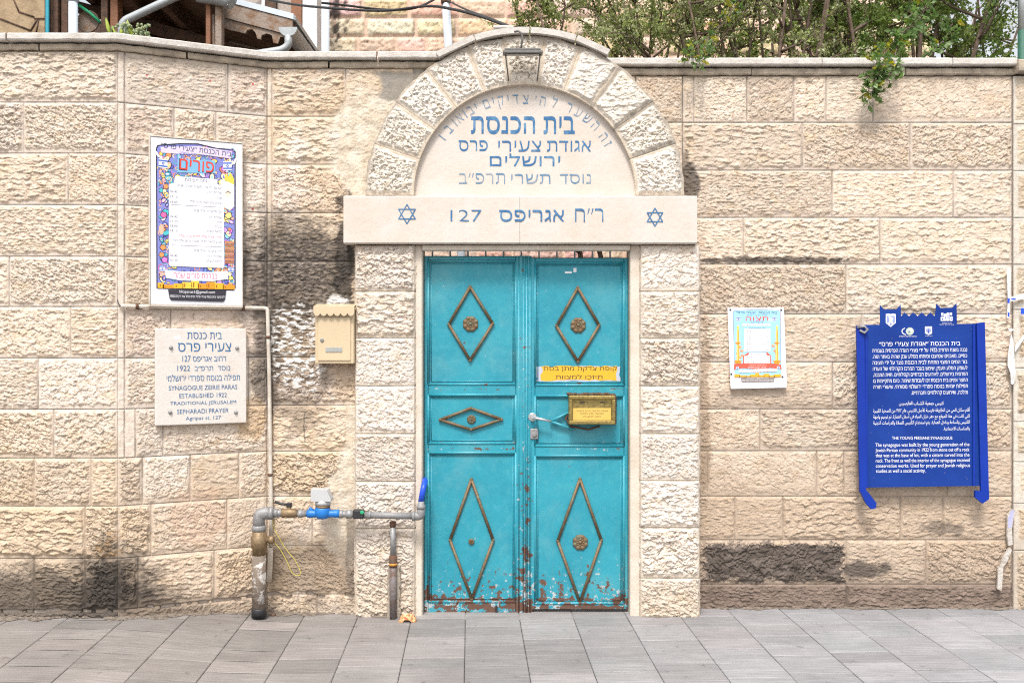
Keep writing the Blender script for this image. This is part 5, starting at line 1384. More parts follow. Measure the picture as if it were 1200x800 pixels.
    o.tube(bend([P(484, 604.5), P(493, 604.5), P(493.4, 592)], 9*k, 6), 5.0*k, 14); o.lathe(P(483, 604.5), (1, 0, 0), [(0, 5.6*k), (3.5*k, 5.6*k)], 12); o.lathe(P(493.4, 596), (0, 0, 1), [(0, 5.4*k), (4*k, 5.4*k), (5*k, 4*k), (9*k, 3.8*k)], 12)
    o.build('outlet_pipe', pm('dull_grey_pipe', (.24, .24, .24), .6, .2, c2=(.27, .16, .09), scale=22, bump=.2, lo=.62, hi=.68), w_)
    o = MB(); o.tube(bend([P(493.2, 588), P(496.2, 571), P(498.2, 564, .05), P(497.5, 562, .14)], .03, 5), 3.4*k, 12); o.build('hose', M['hose'], w_)
water_pipe()

def earth_wire():
    y0 = -.07; P = lambda a, b, dy=0: at(a, b, y0+dy)
    o = MB(); pts = [P(320, 605), P(319.5, 613), P(323, 622), P(333, 640), P(345, 655), P(350.5, 665), P(352, 672), P(348, 674), P(342, 670), P(335, 655), P(328, 643), P(321, 634.5)]
    sm = []
    for i in range(len(pts)-1):
        p0, p1, p2, p3 = pts[max(i-1, 0)], pts[i], pts[i+1], pts[min(i+2, len(pts)-1)]
        for j in range(4):
            t = j/4; sm.append(.5*((2*p1)+(p2-p0)*t+(2*p0-5*p1+4*p2-p3)*t*t+(3*p1-p0-3*p2+p3)*t**3))
    o.tube(sm+[pts[-1]], .0020, 6)
    tag(o.build('earth_wire', M['wire']), 'thin yellow wire hanging in a loop below the water pipe', 'wire')
earth_wire()

def conduit():
    n = Vector((dB.y, -dB.x)); 
    def PB(px_, py_, out=.024):
        u = uB(px_); q = Vector((XA1, YA))+dB*u+n*out; return Vector((q.x, q.y, EYE+(400-py_)*(D+q.y)/F))
    c = tag(empty('conduit_pipe', (XC0-.03, 0, 1.0)), 'thin cream pipe running under the tall poster and down to the grey standpipe', 'pipe')
    ydn = YC-.032; P = lambda a, b, dy=0: at(a, b, ydn+dy)
    o = MB(); pts = [PB(141, 358.5), PB(240, 360), PB(309, 361)]+[P(313.5, 362), P(315.5, 440), P(317.8, 600), P(317, 640)]
    o.tube(bend(pts, .025, 4), .0115, 12); o.build('pipe', M['conduit'], c)
    o = MB(); o.tube(bend([P(317, 641), P(316.5, 664), P(315, 681, .01)], .02, 3), [.016]*6+[.012]*(len(bend([P(317, 641), P(316.5, 664), P(315, 681, .01)], .02, 3))-6), 10); o.build('mortar_sleeve', M['jamb'], c)
    for p, d_ in ((PB(160, 358.7), Vector((dB.x, dB.y, 0))), (PB(284, 360.6), Vector((dB.x, dB.y, 0))), (P(314.6, 395), Vector((0, 0, 1))), (P(316.6, 556), Vector((0, 0, 1)))):
        o = MB(); o.lathe(p-d_*.008, d_, [(0, .0145), (.016, .0145)], 12); q = p+Vector((0, .016, 0)); o.box(p.x-.008, p.x+.008, p.y+.005, p.y+.03, p.z-.016, p.z+.016); o.build('clip', M['rust'], c)
    o = MB(); q = PB(138, 353, .02); o.tube([PB(141, 358.5), PB(139, 357, .02), PB(137.4, 351, .012)], .003, 6); o.build('cable_end', M['cable'], c)
conduit()

def stub_post():
    y0 = -.05; P = lambda a, b: at(a, b, y0); k = (D+y0)/F
    s = tag(empty('pipe_stub', (ax(460.5, y0), y0, 0)), 'short rusty upright pipe stub standing against the left pillar', 'pipe')
    o = MB(); o.tube([P(460.5, 652), P(460.3, 616)], 3.3*k, 12); o.build('upper_pipe', M['galv'], s)
    o = MB(); o.tube([P(460.8, 726), P(460.6, 662)], 4.2*k, 12); o.build('lower_pipe', pm('dark_grey_steel', (.17, .15, .145), .7, .2, c2=(.12, .07, .05), scale=25, bump=.4), s)
    o = MB(); o.lathe(P(460.3, 617), (0, 0, 1), [(0, 3.6*k), (6*k, 3.8*k), (6.5*k, 3*k)], 12); o.build('rusty_cap', M['rust'], s); o = MB(); o.lathe(P(460.6, 664), (0, 0, 1), [(0, 4.6*k), (4*k, 4.8*k), (13*k, 4.4*k), (14*k, 3.4*k)], 12); o.build('rusty_joint', M['rust'], s)
    o = MB(); o.lathe(P(460.6, 662), (0, 0, 1), [(0, 4.8*k), (1.3*k, 4.9*k), (2.6*k, 4.8*k)], 12); o.build('seal_band', pm('orange_seal', (.55, .25, .04), .6), s)
    # rough mortar smear the pipe is bedded in
    r = random.Random(4); o = MB(); n = 18
    pts = [(P(454+r.uniform(-1.2, 1.2), 726-i*3.7).x, P(0, 726-i*3.7).z) for i in range(n)]+[(P(468+r.uniform(-1.4, 1.6), 726-i*3.7).x, P(0, 726-i*3.7).z) for i in range(n-1, -1, -1)]
    o.prism(pts[::-1], -.036, .01); o.build('mortar_bed', pm('grey_mortar', (.33, .285, .23), .95, var=.2, scale=40, bump=.7), s)
stub_post()

def arch_lamp():
    yl = -.10; k = (D+yl)/F; P = lambda a, b, dy=0: at(a, b, yl+dy)
    l = tag(empty('wall_lamp', (ax(612), -.02, az(40))), 'flat grey metal lamp hung on two struts from the top of the arch', 'lamp')
    o = MB(); a, b = P(589, 64.5), P(636, 59)
    o.box(a.x+.012, b.x-.012, yl-.02, yl+.02, P(0, 60.5).z, P(0, 57.5).z, .004); o.box(a.x, b.x, yl-.03, yl+.03, P(0, 64.2).z, P(0, 60.5).z-.0005, .004); o.build('housing', M['lampgrey'], l)
    o = MB(); o.tube([P(592.5, 64.5), P(596, 95, .07)], .0042, 8); o.tube([P(633, 64.5), P(629.5, 95, .07)], .0042, 8); o.build('strut', M['lampgrey'], l)
    o = MB(); o.tube(bend([P(610.5, 58), P(612.5, 43), P(609, 36.5), P(603, 37.5, .02)], .03, 5), .006, 8); o.build('hook', M['lampgrey'], l)
    o = MB(); o.box(a.x+.02, b.x-.02, yl-.015, yl+.015, P(0, 65.3).z, P(0, 64.7).z, .003); o.build('diffuser', pm('dusty_diffuser', (.42, .40, .36), .4), l)
arch_lamp()

def torn_papers():
    yn = .165-.028; k = (D+yn)/F
    def rag(px_, name, label, outs, colr=None):
        c = at(*px_, yn); e = tag(empty(name, (c.x, yn, c.z)), label, 'paper scrap')
        A = MB()
        for pts in outs: A.prism([((x-px_[0])*k, (px_[1]-y)*k) for x, y in pts][::-1], -.002, .001)
        A.build('paper', M['paper'], e, local=True); return e
    e = rag((1186, 335), 'paper_scrap', 'torn white paper strip with blue print glued high on the pale-edged wall', [[(1179.5, 314), (1184, 313.5), (1184.5, 330), (1183, 372), (1180, 373), (1181, 350)], [(1184.2, 348), (1200, 343.5), (1202, 350), (1184.2, 353)]])
    o = MB(); 
    for a, b, c_, d_ in ((1180.5, 1183, 355, 349.5), (1180.8, 1182.6, 371, 366), (1196, 1200, 368, 361), (1184.8, 1190, 351.2, 349.5)): o.box((a-1186)*k, (b-1186)*k, -.0032, -.0022, (335-c_)*k, (335-d_)*k)
    o.build('print', M['hose'], e, local=True)
    rag((1187, 420), 'paper_scrap', 'hanging tongue of torn white paper on the pale-edged wall, lowest of the two', [[(1185, 391), (1187.5, 400), (1189, 425), (1190.5, 440), (1187, 451), (1184.5, 449), (1184, 437), (1180.5, 428), (1181, 415)], [(1189, 405), (1200, 392), (1200, 397), (1189.5, 412)], [(1181, 384), (1189, 386), (1183, 389)]])
    for (cx_, cy_), pts, lab, mat in (((1186, 618), [(1186, 596), (1189.5, 597), (1188, 606), (1186, 620), (1187, 638), (1182, 639), (1180.5, 628), (1181, 604)], 'white flaking plaster patch with a violet upper half, near the foot of the pale-edged wall', 'oldplaster'),
                                     ((1177, 662), [(1183, 641), (1186, 644), (1181, 657), (1176, 664), (1174, 692), (1169, 690), (1170, 668), (1175, 655)], 'lowest white flaking plaster strip climbing the joint from the pavement', 'oldplaster')):
        c = at(cx_, cy_, yn); o = MB(); o.prism([((x-cx_)*k, (cy_-y)*k) for x, y in pts][::-1], -.001, .014); ob = o.build('plaster_patch', M[mat]); ob.location = (c.x, yn+.002, c.z); tag(ob, lab, 'plaster')
        if cy_ == 618:
            o = MB(); o.prism([((x-cx_)*k, (cy_-y)*k) for x, y in [(1185.5, 597.5), (1188.8, 598), (1187, 607), (1185.6, 617), (1181.6, 618), (1181.8, 606)]][::-1], -.0022, -.0012); o.build('violet_paint', pm('violet_paint', (.42, .42, .72), .6), ob, local=True)
torn_papers()

def wall_dirt():
    r = random.Random(19); V = []; Fc = []
    def run(pts, w0):
        n0 = len(V); L_ = [Vector(p) for p in pts]; out = []
        for a, b in zip(L_[:-1], L_[1:]):
            n = max(2, int((b-a).length/.02)); d = (b-a).normalized(); q = Vector((d.y, -d.x))
            for i in range(n):
                p = a.lerp(b, i/n); wd = w0*max(.12, .6+.5*math.sin(p.x*9+1)+.4*math.sin(p.x*31)+r.uniform(-.35, .35)); e = p+q*wd
                out.append((p, e))
        for p, e in out:
            m_ = p.lerp(e, .55)
            V.extend([(p.x, p.y, gz(p.x, p.y)+.012), (m_.x, m_.y, gz(m_.x, m_.y)+.0052), (e.x, e.y, gz(e.x, e.y)+.0018)])
        for i in range(len(out)-1):
            for k in (0, 1): Fc.append((n0+3*i+k, n0+3*i+k+1, n0+3*i+k+4, n0+3*i+k+3))
    run([(ax(-90, YA), YA-.004), (XA1, YA-.004), (XC0, YC-.004), (ax(415, YC), YC-.004)], .055)
    run([(ax(822, YR), YR-.004), (ax(1300, YR), YR-.004)], .03)
    run([(ax(417), -.004), (ax(485), -.004)], .022); run([(ax(752), -.004), (ax(818), -.004)], .02)
    me = bpy.data.meshes.new('dirt'); me.from_pydata(V, [], Fc)
    tag(link('dirt', me, pm('grit', (.20, .165, .13), .95, c2=(.10, .08, .065), scale=45, bump=.8)), kind='stuff')
wall_dirt()
def litter():
    c = Vector((ax(478, -.09), -.10, gz(-.6)+.002)); r = random.Random(8); o = MB()
    n = 11; rows = []
    for j in range(n):
        for i in range(n):
            x = (i/(n-1)-.5)*.095; y = (j/(n-1)-.5)*.06; q = max(0, 1-(x/.05)**2-(y/.033)**2)
            rows.append(o.bm.verts.new((c.x+x+r.uniform(-.004, .004), c.y+y+r.uniform(-.004, .004), c.z+.034*q**.7+abs(r.gauss(0, .007))*(q > 0))))
    for j in range(n-1):
        for i in range(n-1):
            o.bm.faces.new((rows[j*n+i], rows[j*n+i+1], rows[(j+1)*n+i+1], rows[(j+1)*n+i]))
    ob = o.build('food_wrapper', M['bread']); tag(ob, 'crumpled yellow and red-brown scrap lying on the pavement by the left pillar', 'litter')
    for p, rr, lab in (((320.5, 716), .011, 'small dark pebble on the pavement right of the standpipe'),):
        o = MB(); q = at(*p, .0); o.lathe((q.x, -.01, gz(q.x)-.001), (.1, 0, 1), [(0, rr*1.3), (rr*.5, rr*1.7), (rr*1.1, rr*1.3), (rr*1.5, rr*.3)], 9); tag(o.build('pebble', M['rust']), lab, 'pebble')
    # pot base chip at the right foot of the photo
litter()

# ================================================================== behind the wall, at the left: veranda building
def veranda():
    b = tag(empty('veranda_house', (-3.2, 2.6, 0)), 'house with a dark timber veranda roof, zinc gutters and brown posts rising behind the wall', 'house')
    def P(a, c, Y): return at(a, c, Y)
    def vbox(name, p0, p1, Y, dY, ztop, zbot, mat, bev=.004):
        o = MB(); o.box(ax(p0, Y), ax(p1, Y), Y, Y+dY, zbot, ztop, bev); return o.build(name, M[mat], b)
    # stone slab wall
    vbox('stone_panel', -60, 52.5, 1.7, .12, 5.2, 0, 'tanstone')
    o = MB()
    for a, c in (((0, 22), (36, 36)), ((36, 36), (44, 22)), ((42, 40), (45, 24)), ((16, 0), (22, 14)), ((22, 14), (40, 20)), ((40, 22), (52, 22))):
        o.tube([P(*a, 1.697), P(*c, 1.697)], .006, 6)
    o.build('panel_joint', M['wood'], b)
    o = MB(); o.box(ax(53, 1.68), ax(57, 1.68), 1.68, 1.70, 0, 5.2, .003); o.build('teal_strip', M['teal'], b)
    vbox('post', 59, 68, 1.75, .08, 5.2, 0, 'wood'); vbox('post', 71.5, 79.5, 1.78, .08, 5.2, 0, 'wood'); vbox('post', 118, 126, 1.9, .1, 5.0, 0, 'wood'); vbox('post', 129, 138, 1.9, .1, 5.0, 0, 'redwood')
    vbox('post', 241, 246.5, 1.62, .06, 4.35, 0, 'redwood'); vbox('post', 252, 259.5, 1.62, .08, 4.4, 0, 'oldwood'); vbox('post', 246.8, 251.5, 1.66, .05, 4.05, 0, 'oldwood')
    # downpipe with a collar
    o = MB(); k = (D+1.6)/F; o.tube([P(85.8, 300, 1.6), P(85.8, 3, 1.6)], 5.2*k, 16); o.lathe(P(85.8, 3, 1.6), (0, 0, 1), [(0, 5.4*k), (3*k, 6.6*k), (60*k, 6.6*k)], 16); o.build('downpipe', M['pipepaint'], b)
    # back wall deep under the roof, in brown timber, and a round hanging board
    o = MB(); o.box(ax(50, 3.6), ax(352, 3.6), 3.6, 3.7, 0, 4.6); o.build('back_wall', M['wood'], b)
    o = MB(); o.lathe(P(104, 26, 2.0), (0, -1, 0), [(0, .085), (.01, .09), (.02, .085)], 24); o.build('round_board', M['oldwood'], b)
    o = MB(); o.tube([P(92, 6, 1.95), P(106, 16, 1.95), P(118, 27, 1.95)], .012, 6); o.build('green_cord', M['green'], b)
    # sloping roof, boards below, verge board facing the street
    YF, YB = 1.75, 3.58
    a = P(343, 31, YF); slope = math.tan(R(15))
    def zr(x): return a.z+(a.x-x)*slope
    xl = ax(40, YF)
    n = 12; o = MB()
    for i in range(n):   # underside boards
        y0, y1 = YF+.05+(YB-YF-.05)*i/n+.004, YF+.05+(YB-YF-.05)*(i+1)/n-.004
        vs = [o.bm.verts.new(c) for c in ((xl, y0, zr(xl)+.02), (a.x, y0, zr(a.x)+.02), (a.x, y1, zr(a.x)+.02), (xl, y1, zr(xl)+.02), (xl, y0, zr(xl)+.045), (a.x, y0, zr(a.x)+.045), (a.x, y1, zr(a.x)+.045), (xl, y1, zr(xl)+.045))]
        for q in ((0, 3, 2, 1), (4, 5, 6, 7), (0, 1, 5, 4), (1, 2, 6, 5), (2, 3, 7, 6), (3, 0, 4, 7)): o.bm.faces.new([vs[j] for j in q])
    o.build('roof_boards', M['wood'], b)
    o = MB()
    vs = [o.bm.verts.new((x, y, zr(x)+dz)) for dz in (.05, .085) for x, y in ((xl, YF), (a.x+.02, YF), (a.x+.02, YB), (xl, YB))]
    for q in ((0, 3, 2, 1), (4, 5, 6, 7), (0, 1, 5, 4), (1, 2, 6, 5), (2, 3, 7, 6), (3, 0, 4, 7)): o.bm.faces.new([vs[j] for j in q])
    o.build('roof', M['zinc'], b)
    for px_ in (100, 165, 210):
        x = ax(px_, 2.2); o = MB(); o.box(x-.03, x+.03, YF+.06, YB-.02, zr(x)-.10, zr(x)+.018, .004); o.build('rafter', M['wood'], b)
    for yy in (2.35, 2.95):
        o = MB(); pts = [(xl, zr(xl)-.2), (a.x-.05, zr(a.x)-.2), (a.x-.05, zr(a.x)-.11), (xl, zr(xl)-.11)]; o.prism(pts, yy, yy+.06); o.build('beam', M['wood'], b)
    # verge: upper board and scalloped lower board
    x0 = ax(262, YF)
    o = MB(); o.prism([(x0, zr(x0)-.075), (a.x, zr(a.x)-.075), (a.x, zr(a.x)+.045), (x0, zr(x0)+.045)], YF-.01, YF+.02); o.build('verge_board', M['oldwood'], b)
    pts = [(x0, zr(x0)-.080)]
    low = [(262, 33, 0), (270, 36, 0), (288, 40, 0), (290, 36, 1), (296, 35, 1), (300, 39, 1), (302, 46, 0), (306, 47, 0), (307, 42, 1), (313, 40, 1), (319, 42, 1), (321, 51, 0), (326, 52, 0), (329, 44, 0)]
    pts = [(x0, zr(x0)-.079)]+[(ax(p, YF+.02), az(q, YF+.02)) for p, q, _ in low]+[(a.x, zr(a.x)-.079)]
    o = MB(); o.prism(pts, YF+.004, YF+.024); o.build('valance', M['oldwood'], b)
    o = MB(); o.prism([(x0, zr(x0)+.047), (a.x+.01, zr(a.x)+.047), (a.x+.01, zr(a.x)+.09), (x0, zr(x0)+.09)], YF-.018, YF+.02); o.build('verge_flashing', M['pipepaint'], b)
    # gutter along the low eave (goes back), its half-round end and swan-neck outlet
    c = P(337.5, 32, 1.62); k = (D+1.62)/F; r_ = 10.5*k
    def half(o, p, r0, n=12): return [o.bm.verts.new((p.x+r0*math.cos(math.pi+math.pi*i/n), p.y, p.z+r0*math.sin(math.pi+math.pi*i/n))) for i in range(n+1)]
    o = MB(); A_ = half(o, c, r_); B_ = half(o, Vector((c.x+.02, 3.9, c.z)), r_); A2 = half(o, c, r_*.93); B2 = half(o, Vector((c.x+.02, 3.9, c.z)), r_*.93)
    for i in range(12):
        o.bm.faces.new((A_[i], A_[i+1], B_[i+1], B_[i])); o.bm.faces.new((A2[i], B2[i], B2[i+1], A2[i+1]))
    o.bm.faces.new(half(o, c+Vector((0, -.003, 0)), r_*1.04)); o.build('gutter', M['zinc'], b)
    o = MB(); o.tube(bend([P(338, 42, 1.64), P(338, 54, 1.64), P(330, 59, 1.64), P(298, 64, 1.64), P(250, 72, 1.64)], .05, 5), 4.6*k, 12); o.build('swan_neck', M['zinc'], b)
    # upper gutter bend, and grey strut
    o = MB(); o.tube([P(232, -8, 1.6), P(255, -4, 1.6), P(268, 0, 1.6), P(273, 3, 1.6)], [10.5*k, 10.5*k, 9.5*k, 9*k], 16); o.build('upper_gutter', M['zinc'], b)
    o = MB(); o.tube(bend([P(143, 60, 1.6), P(143, 26, 1.6), P(205, -3, 1.6), P(240, -16, 1.6)], .05, 5), 4.8*k, 12); o.build('grey_strut', M['zinc'], b)
    # wall and window to the right of the roof
    o = MB(); o.box(ax(268, 2.9), ax(345, 2.9), 2.9, 3.0, 3.9, 5.6); o.build('upper_wall', M['plaster'], b)
    w_ = MB(); w_.box(ax(307, 2.86), ax(311, 2.86), 2.84, 2.90, 4.2, 5.5, .004); w_.build('window_frame', M['whitepaint'], b)
    o = MB(); o.box(ax(312, 2.87), ax(324, 2.87), 2.86, 2.90, 4.2, 5.5, .004); o.build('shutter', M['wood'], b)
    vbox('corner_post', 341, 353.5, 2.6, .14, 5.6, 0, 'redwood'); vbox('white_column', 354, 371.5, 2.62, .2, 5.6, 0, 'whitepaint')
veranda()

# ================================================================== stone house behind the gateway
def stone_house():
    Y = 4.4; x0, x1 = ax(371, Y), ax(1092, Y)
    b = tag(empty('stone_house', ((x0+x1)/2, Y+.2, 0)), 'house of ochre and pink rubble stone rising behind the arch and the trees', 'house')
    rng = random.Random(44); lv = [7.2]; 
    while lv[-1] > -.05: lv.append(lv[-1]-rng.uniform(.175, .215))
    L_ = x1-x0; rects = []
    V_tint = [(.72, .515, .355), (.74, .55, .41), (.70, .49, .335), (.70, .48, .36), (.75, .585, .46)]
    for i in range(len(lv)-1):
        u = -rng.random()*.2
        while u < L_:
            w_ = rng.uniform(.22, .58); g = .017; a, b_ = max(0.0, u+g), min(L_, u+w_-g)
            if b_-a > .05: rects.append((a, b_, lv[i+1]+g, lv[i]-g, 'rock', .03, tuple(c*rng.uniform(.85, 1.1) for c in rng.choice(V_tint)), .004, rng.randint(0, 9999)))
            u += w_
    us = np.linspace(0, L_, int(L_/.016)); zs = np.linspace(lv[-1], lv[0], int((lv[0]-lv[-1])/.016))
    def st(U, Z, H, C):
        x = U+x0
        blk = ell(x, Z, ax(394, Y), az(20, Y), .12, .55, 5, .6, .15)
        C = mixc(C, blk*sst(-.1, .2, fbm(U/.08, Z/.10, 4, 6)), np.array((.045, .038, .034)), .9)
        return H, C
    V, Fc, C = stone_patch((x0, Y), (1, 0), us, zs, rects, st, mortar=(.64, .475, .365))
    link('masonry', grid_mesh('masonry', V, Fc, C), M['stone'], b)
    o = MB(); o.box(x0, x1, Y+.014, Y+3, lv[-1], lv[0]-.002); o.build('core', M['plaster'], b)
    for p0, p1, y_, r_ in (((380.5, 300), (380.5, -20), Y-.25, .048), ((526.5, 70), (521, -20), Y-.14, .042)):
        o = MB(); q0, q1 = at(*p0, y_), at(*p1, y_); d = (q1-q0)/(q1.z-q0.z); q0 = q0-d*(q0.z-0); q1 = q1+d*.5
        o.tube([q0, q1], r_, 14); o.build('downpipe', M['pipepaint'], b)
    o = MB(); q = at(522.5, 1, Y-.16); o.lathe(q+Vector((-.05, 0, -.01)), (1, 0, .15), [(0, .03), (.1, .03)], 10); o.build('rusty_bracket', M['rust'], b)
stone_house()

def cables():
    def sag(pts, r_, label):
        o = MB(); o.tube(pts, r_, 6); tag(o.build('cable', M['cable']), label, 'cable')
    def curve(ctrl, Y0, Y1):
        P = [at(x, y, Y0+(Y1-Y0)*i/(len(ctrl)-1)) for i, (x, y) in enumerate(ctrl)]; out = []
        for i in range(len(P)-1):
            p0, p1, p2, p3 = P[max(i-1, 0)], P[i], P[i+1], P[min(i+2, len(P)-1)]
            for j in range(6):
                t = j/6; out.append(.5*((2*p1)+(p2-p0)*t+(2*p0-5*p1+4*p2-p3)*t*t+(3*p1-p0-3*p2+p3)*t**3))
        return out+[P[-1]]
    sag(curve([(250, -18), (330, -2), (400, 6), (450, 11.5), (485, 10), (512, -2), (530, -14)], 2.7, 4.2), .011, 'upper black cable sagging before the ochre stone house, rising to the pipe bracket')
    sag(curve([(250, -16), (330, 3), (390, 10), (450, 12.8), (500, 7.5), (530, 11), (565, 20), (598, 32.5), (605, 36)], 2.6, -.02), .010, 'lower black cable running from the veranda house down to the top of the arch')
    sag(curve([(505, -12), (520, -2), (545, 11), (575, 22), (604, 34)], 4.2, .0), .008, 'thin dark wire dropping from the pipe bracket to the arch lamp')
cables()

def drain_pole():
    Y = .62; o = MB(); d = tag(empty('drain_pole', (ax(1198, Y), Y, 0)), 'grey and green upright pole behind the wall at the photo edge, by the trees', 'pole')
    k = (D+Y)/F
    o.tube([at(1198, 36, Y), at(1198, -40, Y)], 4.6*k, 14); o.build('upper_tube', M['zinc'], d)
    o = MB(); q = at(1198, 36, Y); o.tube([(q.x, Y, 0), q], 5.0*k, 14); o.build('lower_tube', pm('green_pole_paint', (.03, .11, .075), .5), d)
drain_pole()

# ================================================================== plants
def leaf_mesh(name, pts, dirs, sizes, cols, wid=.30, seed=0):
    """many small folded leaves in one crown mesh"""
    r = np.random.RandomState(seed); n = len(pts); P = np.asarray(pts); Dv = np.asarray(dirs); Dv = Dv/np.linalg.norm(Dv, axis=1, keepdims=True)
    S = np.asarray(sizes)[:, None]; rnd = r.normal(size=(n, 3)); side = np.cross(Dv, rnd); side /= np.linalg.norm(side, axis=1, keepdims=True)+1e-9; up = np.cross(side, Dv)
    mid = P+Dv*S*.5
    V = np.stack([P, mid+side*S*wid+up*S*.10, P+Dv*S-up*S*.10, mid-side*S*wid+up*S*.10, mid], 1).reshape(-1, 3)
    i = np.arange(n)[:, None]*5
    Fc = np.concatenate([i+np.array([[0, 4, 1]]), i+np.array([[1, 4, 2]]), i+np.array([[0, 3, 4]]), i+np.array([[3, 2, 4]])], 0)
    return grid_mesh(name, V, Fc, np.repeat(np.asarray(cols), 5, 0), smooth=False)

GREENS = {'olive': [(.27, .30, .115), (.34, .37, .19), (.18, .22, .07), (.40, .42, .27)],
          'dark': [(.11, .175, .045), (.16, .225, .06), (.20, .26, .08), (.28, .33, .12)]}
def tree(name, label, x, y, stems, h0, spread, ztop, kind, nleaf, seed, size=.045, lean=0.0, group='trees behind the wall', zlow=2.9, rad=.032):
    r = random.Random(seed); t = tag(empty(name, (x, y, 0)), label, 'tree', group)
    wood = MB(); tips = []
    for s in range(stems):
        a = r.uniform(0, 6.28); sp = spread*r.uniform(.25, 1.0)
        p0 = Vector((x+r.uniform(-.12, .12), y+r.uniform(-.1, .1), 0)); top = Vector((x+lean+(sp*1.7 if s % 2 else -sp*1.5)*(.4+.6*abs(math.cos(a))), y+sp*math.sin(a)*.6, ztop*r.uniform(.85, 1.05)))
        pts = []; n = 9
        for i in range(n+1):
            q = i/n; p = p0.lerp(top, q); p += Vector((math.sin(q*5+s)*.05, math.cos(q*4+s*2)*.05, 0))*(1-.3*q)
            p.x += (top.x-p0.x)*(q*q-q)*.6; pts.append(p)
        wood.tube(pts, [rad*(1-.78*i/n)*r.uniform(.9, 1.05) for i in range(n+1)], 8)
        for i in range(3, n+1):
            for b in range(2 if i < n else 4):
                base = pts[i] if i == n else pts[i].lerp(pts[min(i+1, n)], r.random())
                if base.z < zlow-.7: continue
                an = r.uniform(0, 6.28); ln = r.uniform(.25, .7)*(1.1-.4*i/n)*spread*1.4
                d = Vector((math.cos(an), math.sin(an)*.8, r.uniform(.0, .9))).normalized(); bp = [base]
                for j in range(1, 5):
                    d = (d+Vector((r.uniform(-.25, .25), r.uniform(-.25, .25), r.uniform(-.18, .22)))).normalized(); bp.append(bp[-1]+d*ln/4)
                wood.tube(bp, [rad*.26*(1-.8*j/4)+.0018 for j in range(5)], 5); 
                for j in range(1, 5):
                    for q in range(2):
                        dd = (d+Vector((r.uniform(-1, 1), r.uniform(-1, 1), r.uniform(-.5, .8)))).normalized(); e = bp[j]+dd*r.uniform(.08, .26)
                        if j > 1: wood.tube([bp[j], bp[j].lerp(e, .5)+Vector((0, 0, .01)), e], [.0035, .0026, .0016], 4)
                        tips.append((bp[j], e))
    wood.build('trunk', M['bark'], t)
    pts = []; dirs = []; sz = []; cols = []; pal = GREENS[kind]
    tips = [q for q in tips if zlow-.1 < q[1].z < 4.75]
    clump = {}
    for _ in range(nleaf):
        k = r.randrange(len(tips)); a, e = tips[k]
        if k not in clump: clump[k] = (r.uniform(.65, 1.25), r.choice(pal))
        q = r.uniform(.25, 1.05); p = a.lerp(e, q)+Vector((r.gauss(0, .014), r.gauss(0, .014), r.gauss(0, .014)))
        d = (e-a).normalized()*.8+Vector((r.gauss(0, .7), r.gauss(0, .7), r.gauss(.1, .6)))
        if d.length < .05: continue
        pts.append(p); dirs.append(d); sz.append(size*r.uniform(.6, 1.25)); m_, c = clump[k]
        if r.random() < .3: c = r.choice(pal)
        v = m_*r.uniform(.75, 1.25); cols.append(tuple(min(.55, x_*v) for x_ in c))
    link('crown', leaf_mesh('crown', pts, dirs, sz, cols, seed=seed), M['leaf'], t)
    return t
tree('shrub_tree', 'loose light-green tree nearest the arch, sprays of small leaves over the ochre house', ax(728, 1.2), 1.2, 6, 0, .74, 4.2, 'olive', 19000, 101, .025, -.16)
tree('shrub_tree', 'low bushy tree with pale olive leaves, second along from the arch', ax(800, 1.7), 1.7, 7, 0, .74, 4.3, 'olive', 19000, 102, .025)
tree('shrub_tree', 'twiggy brown-stemmed tree with thin foliage at the middle of the tree row', ax(885, 1.1), 1.1, 8, 0, .55, 4.6, 'olive', 15000, 103, .025, .02)
tree('shrub_tree', 'several-stemmed tree with grey olive leaves, just left of the hanging vine', ax(955, 1.5), 1.5, 7, 0, .60, 4.8, 'olive', 21000, 104, .027)
tree('shrub_tree', 'dark thick-stemmed tree standing directly behind the hanging vine', ax(1045, 1.3), 1.3, 6, 0, .62, 4.8, 'dark', 19000, 105, .032, 0, rad=.042)
tree('shrub_tree', 'dark green tree just right of the hanging vine', ax(1110, 1.7), 1.7, 5, 0, .60, 4.8, 'dark', 17000, 106, .032)
tree('shrub_tree', 'dark green sparse tree beside the pole with white sky showing through', ax(1180, 1.9), 1.9, 5, 0, .55, 4.9, 'dark', 6000, 107, .038, .1)
tree('shrub_tree', 'dense dark tree set far back, filling the gap behind the twiggy tree', ax(930, 3.2), 3.2, 7, 0, .95, 5.2, 'dark', 17000, 108, .040)
tree('shrub_tree', 'dense dark tree set far back behind the vine', ax(1060, 3.3), 3.3, 7, 0, .90, 5.3, 'dark', 13000, 109, .040)

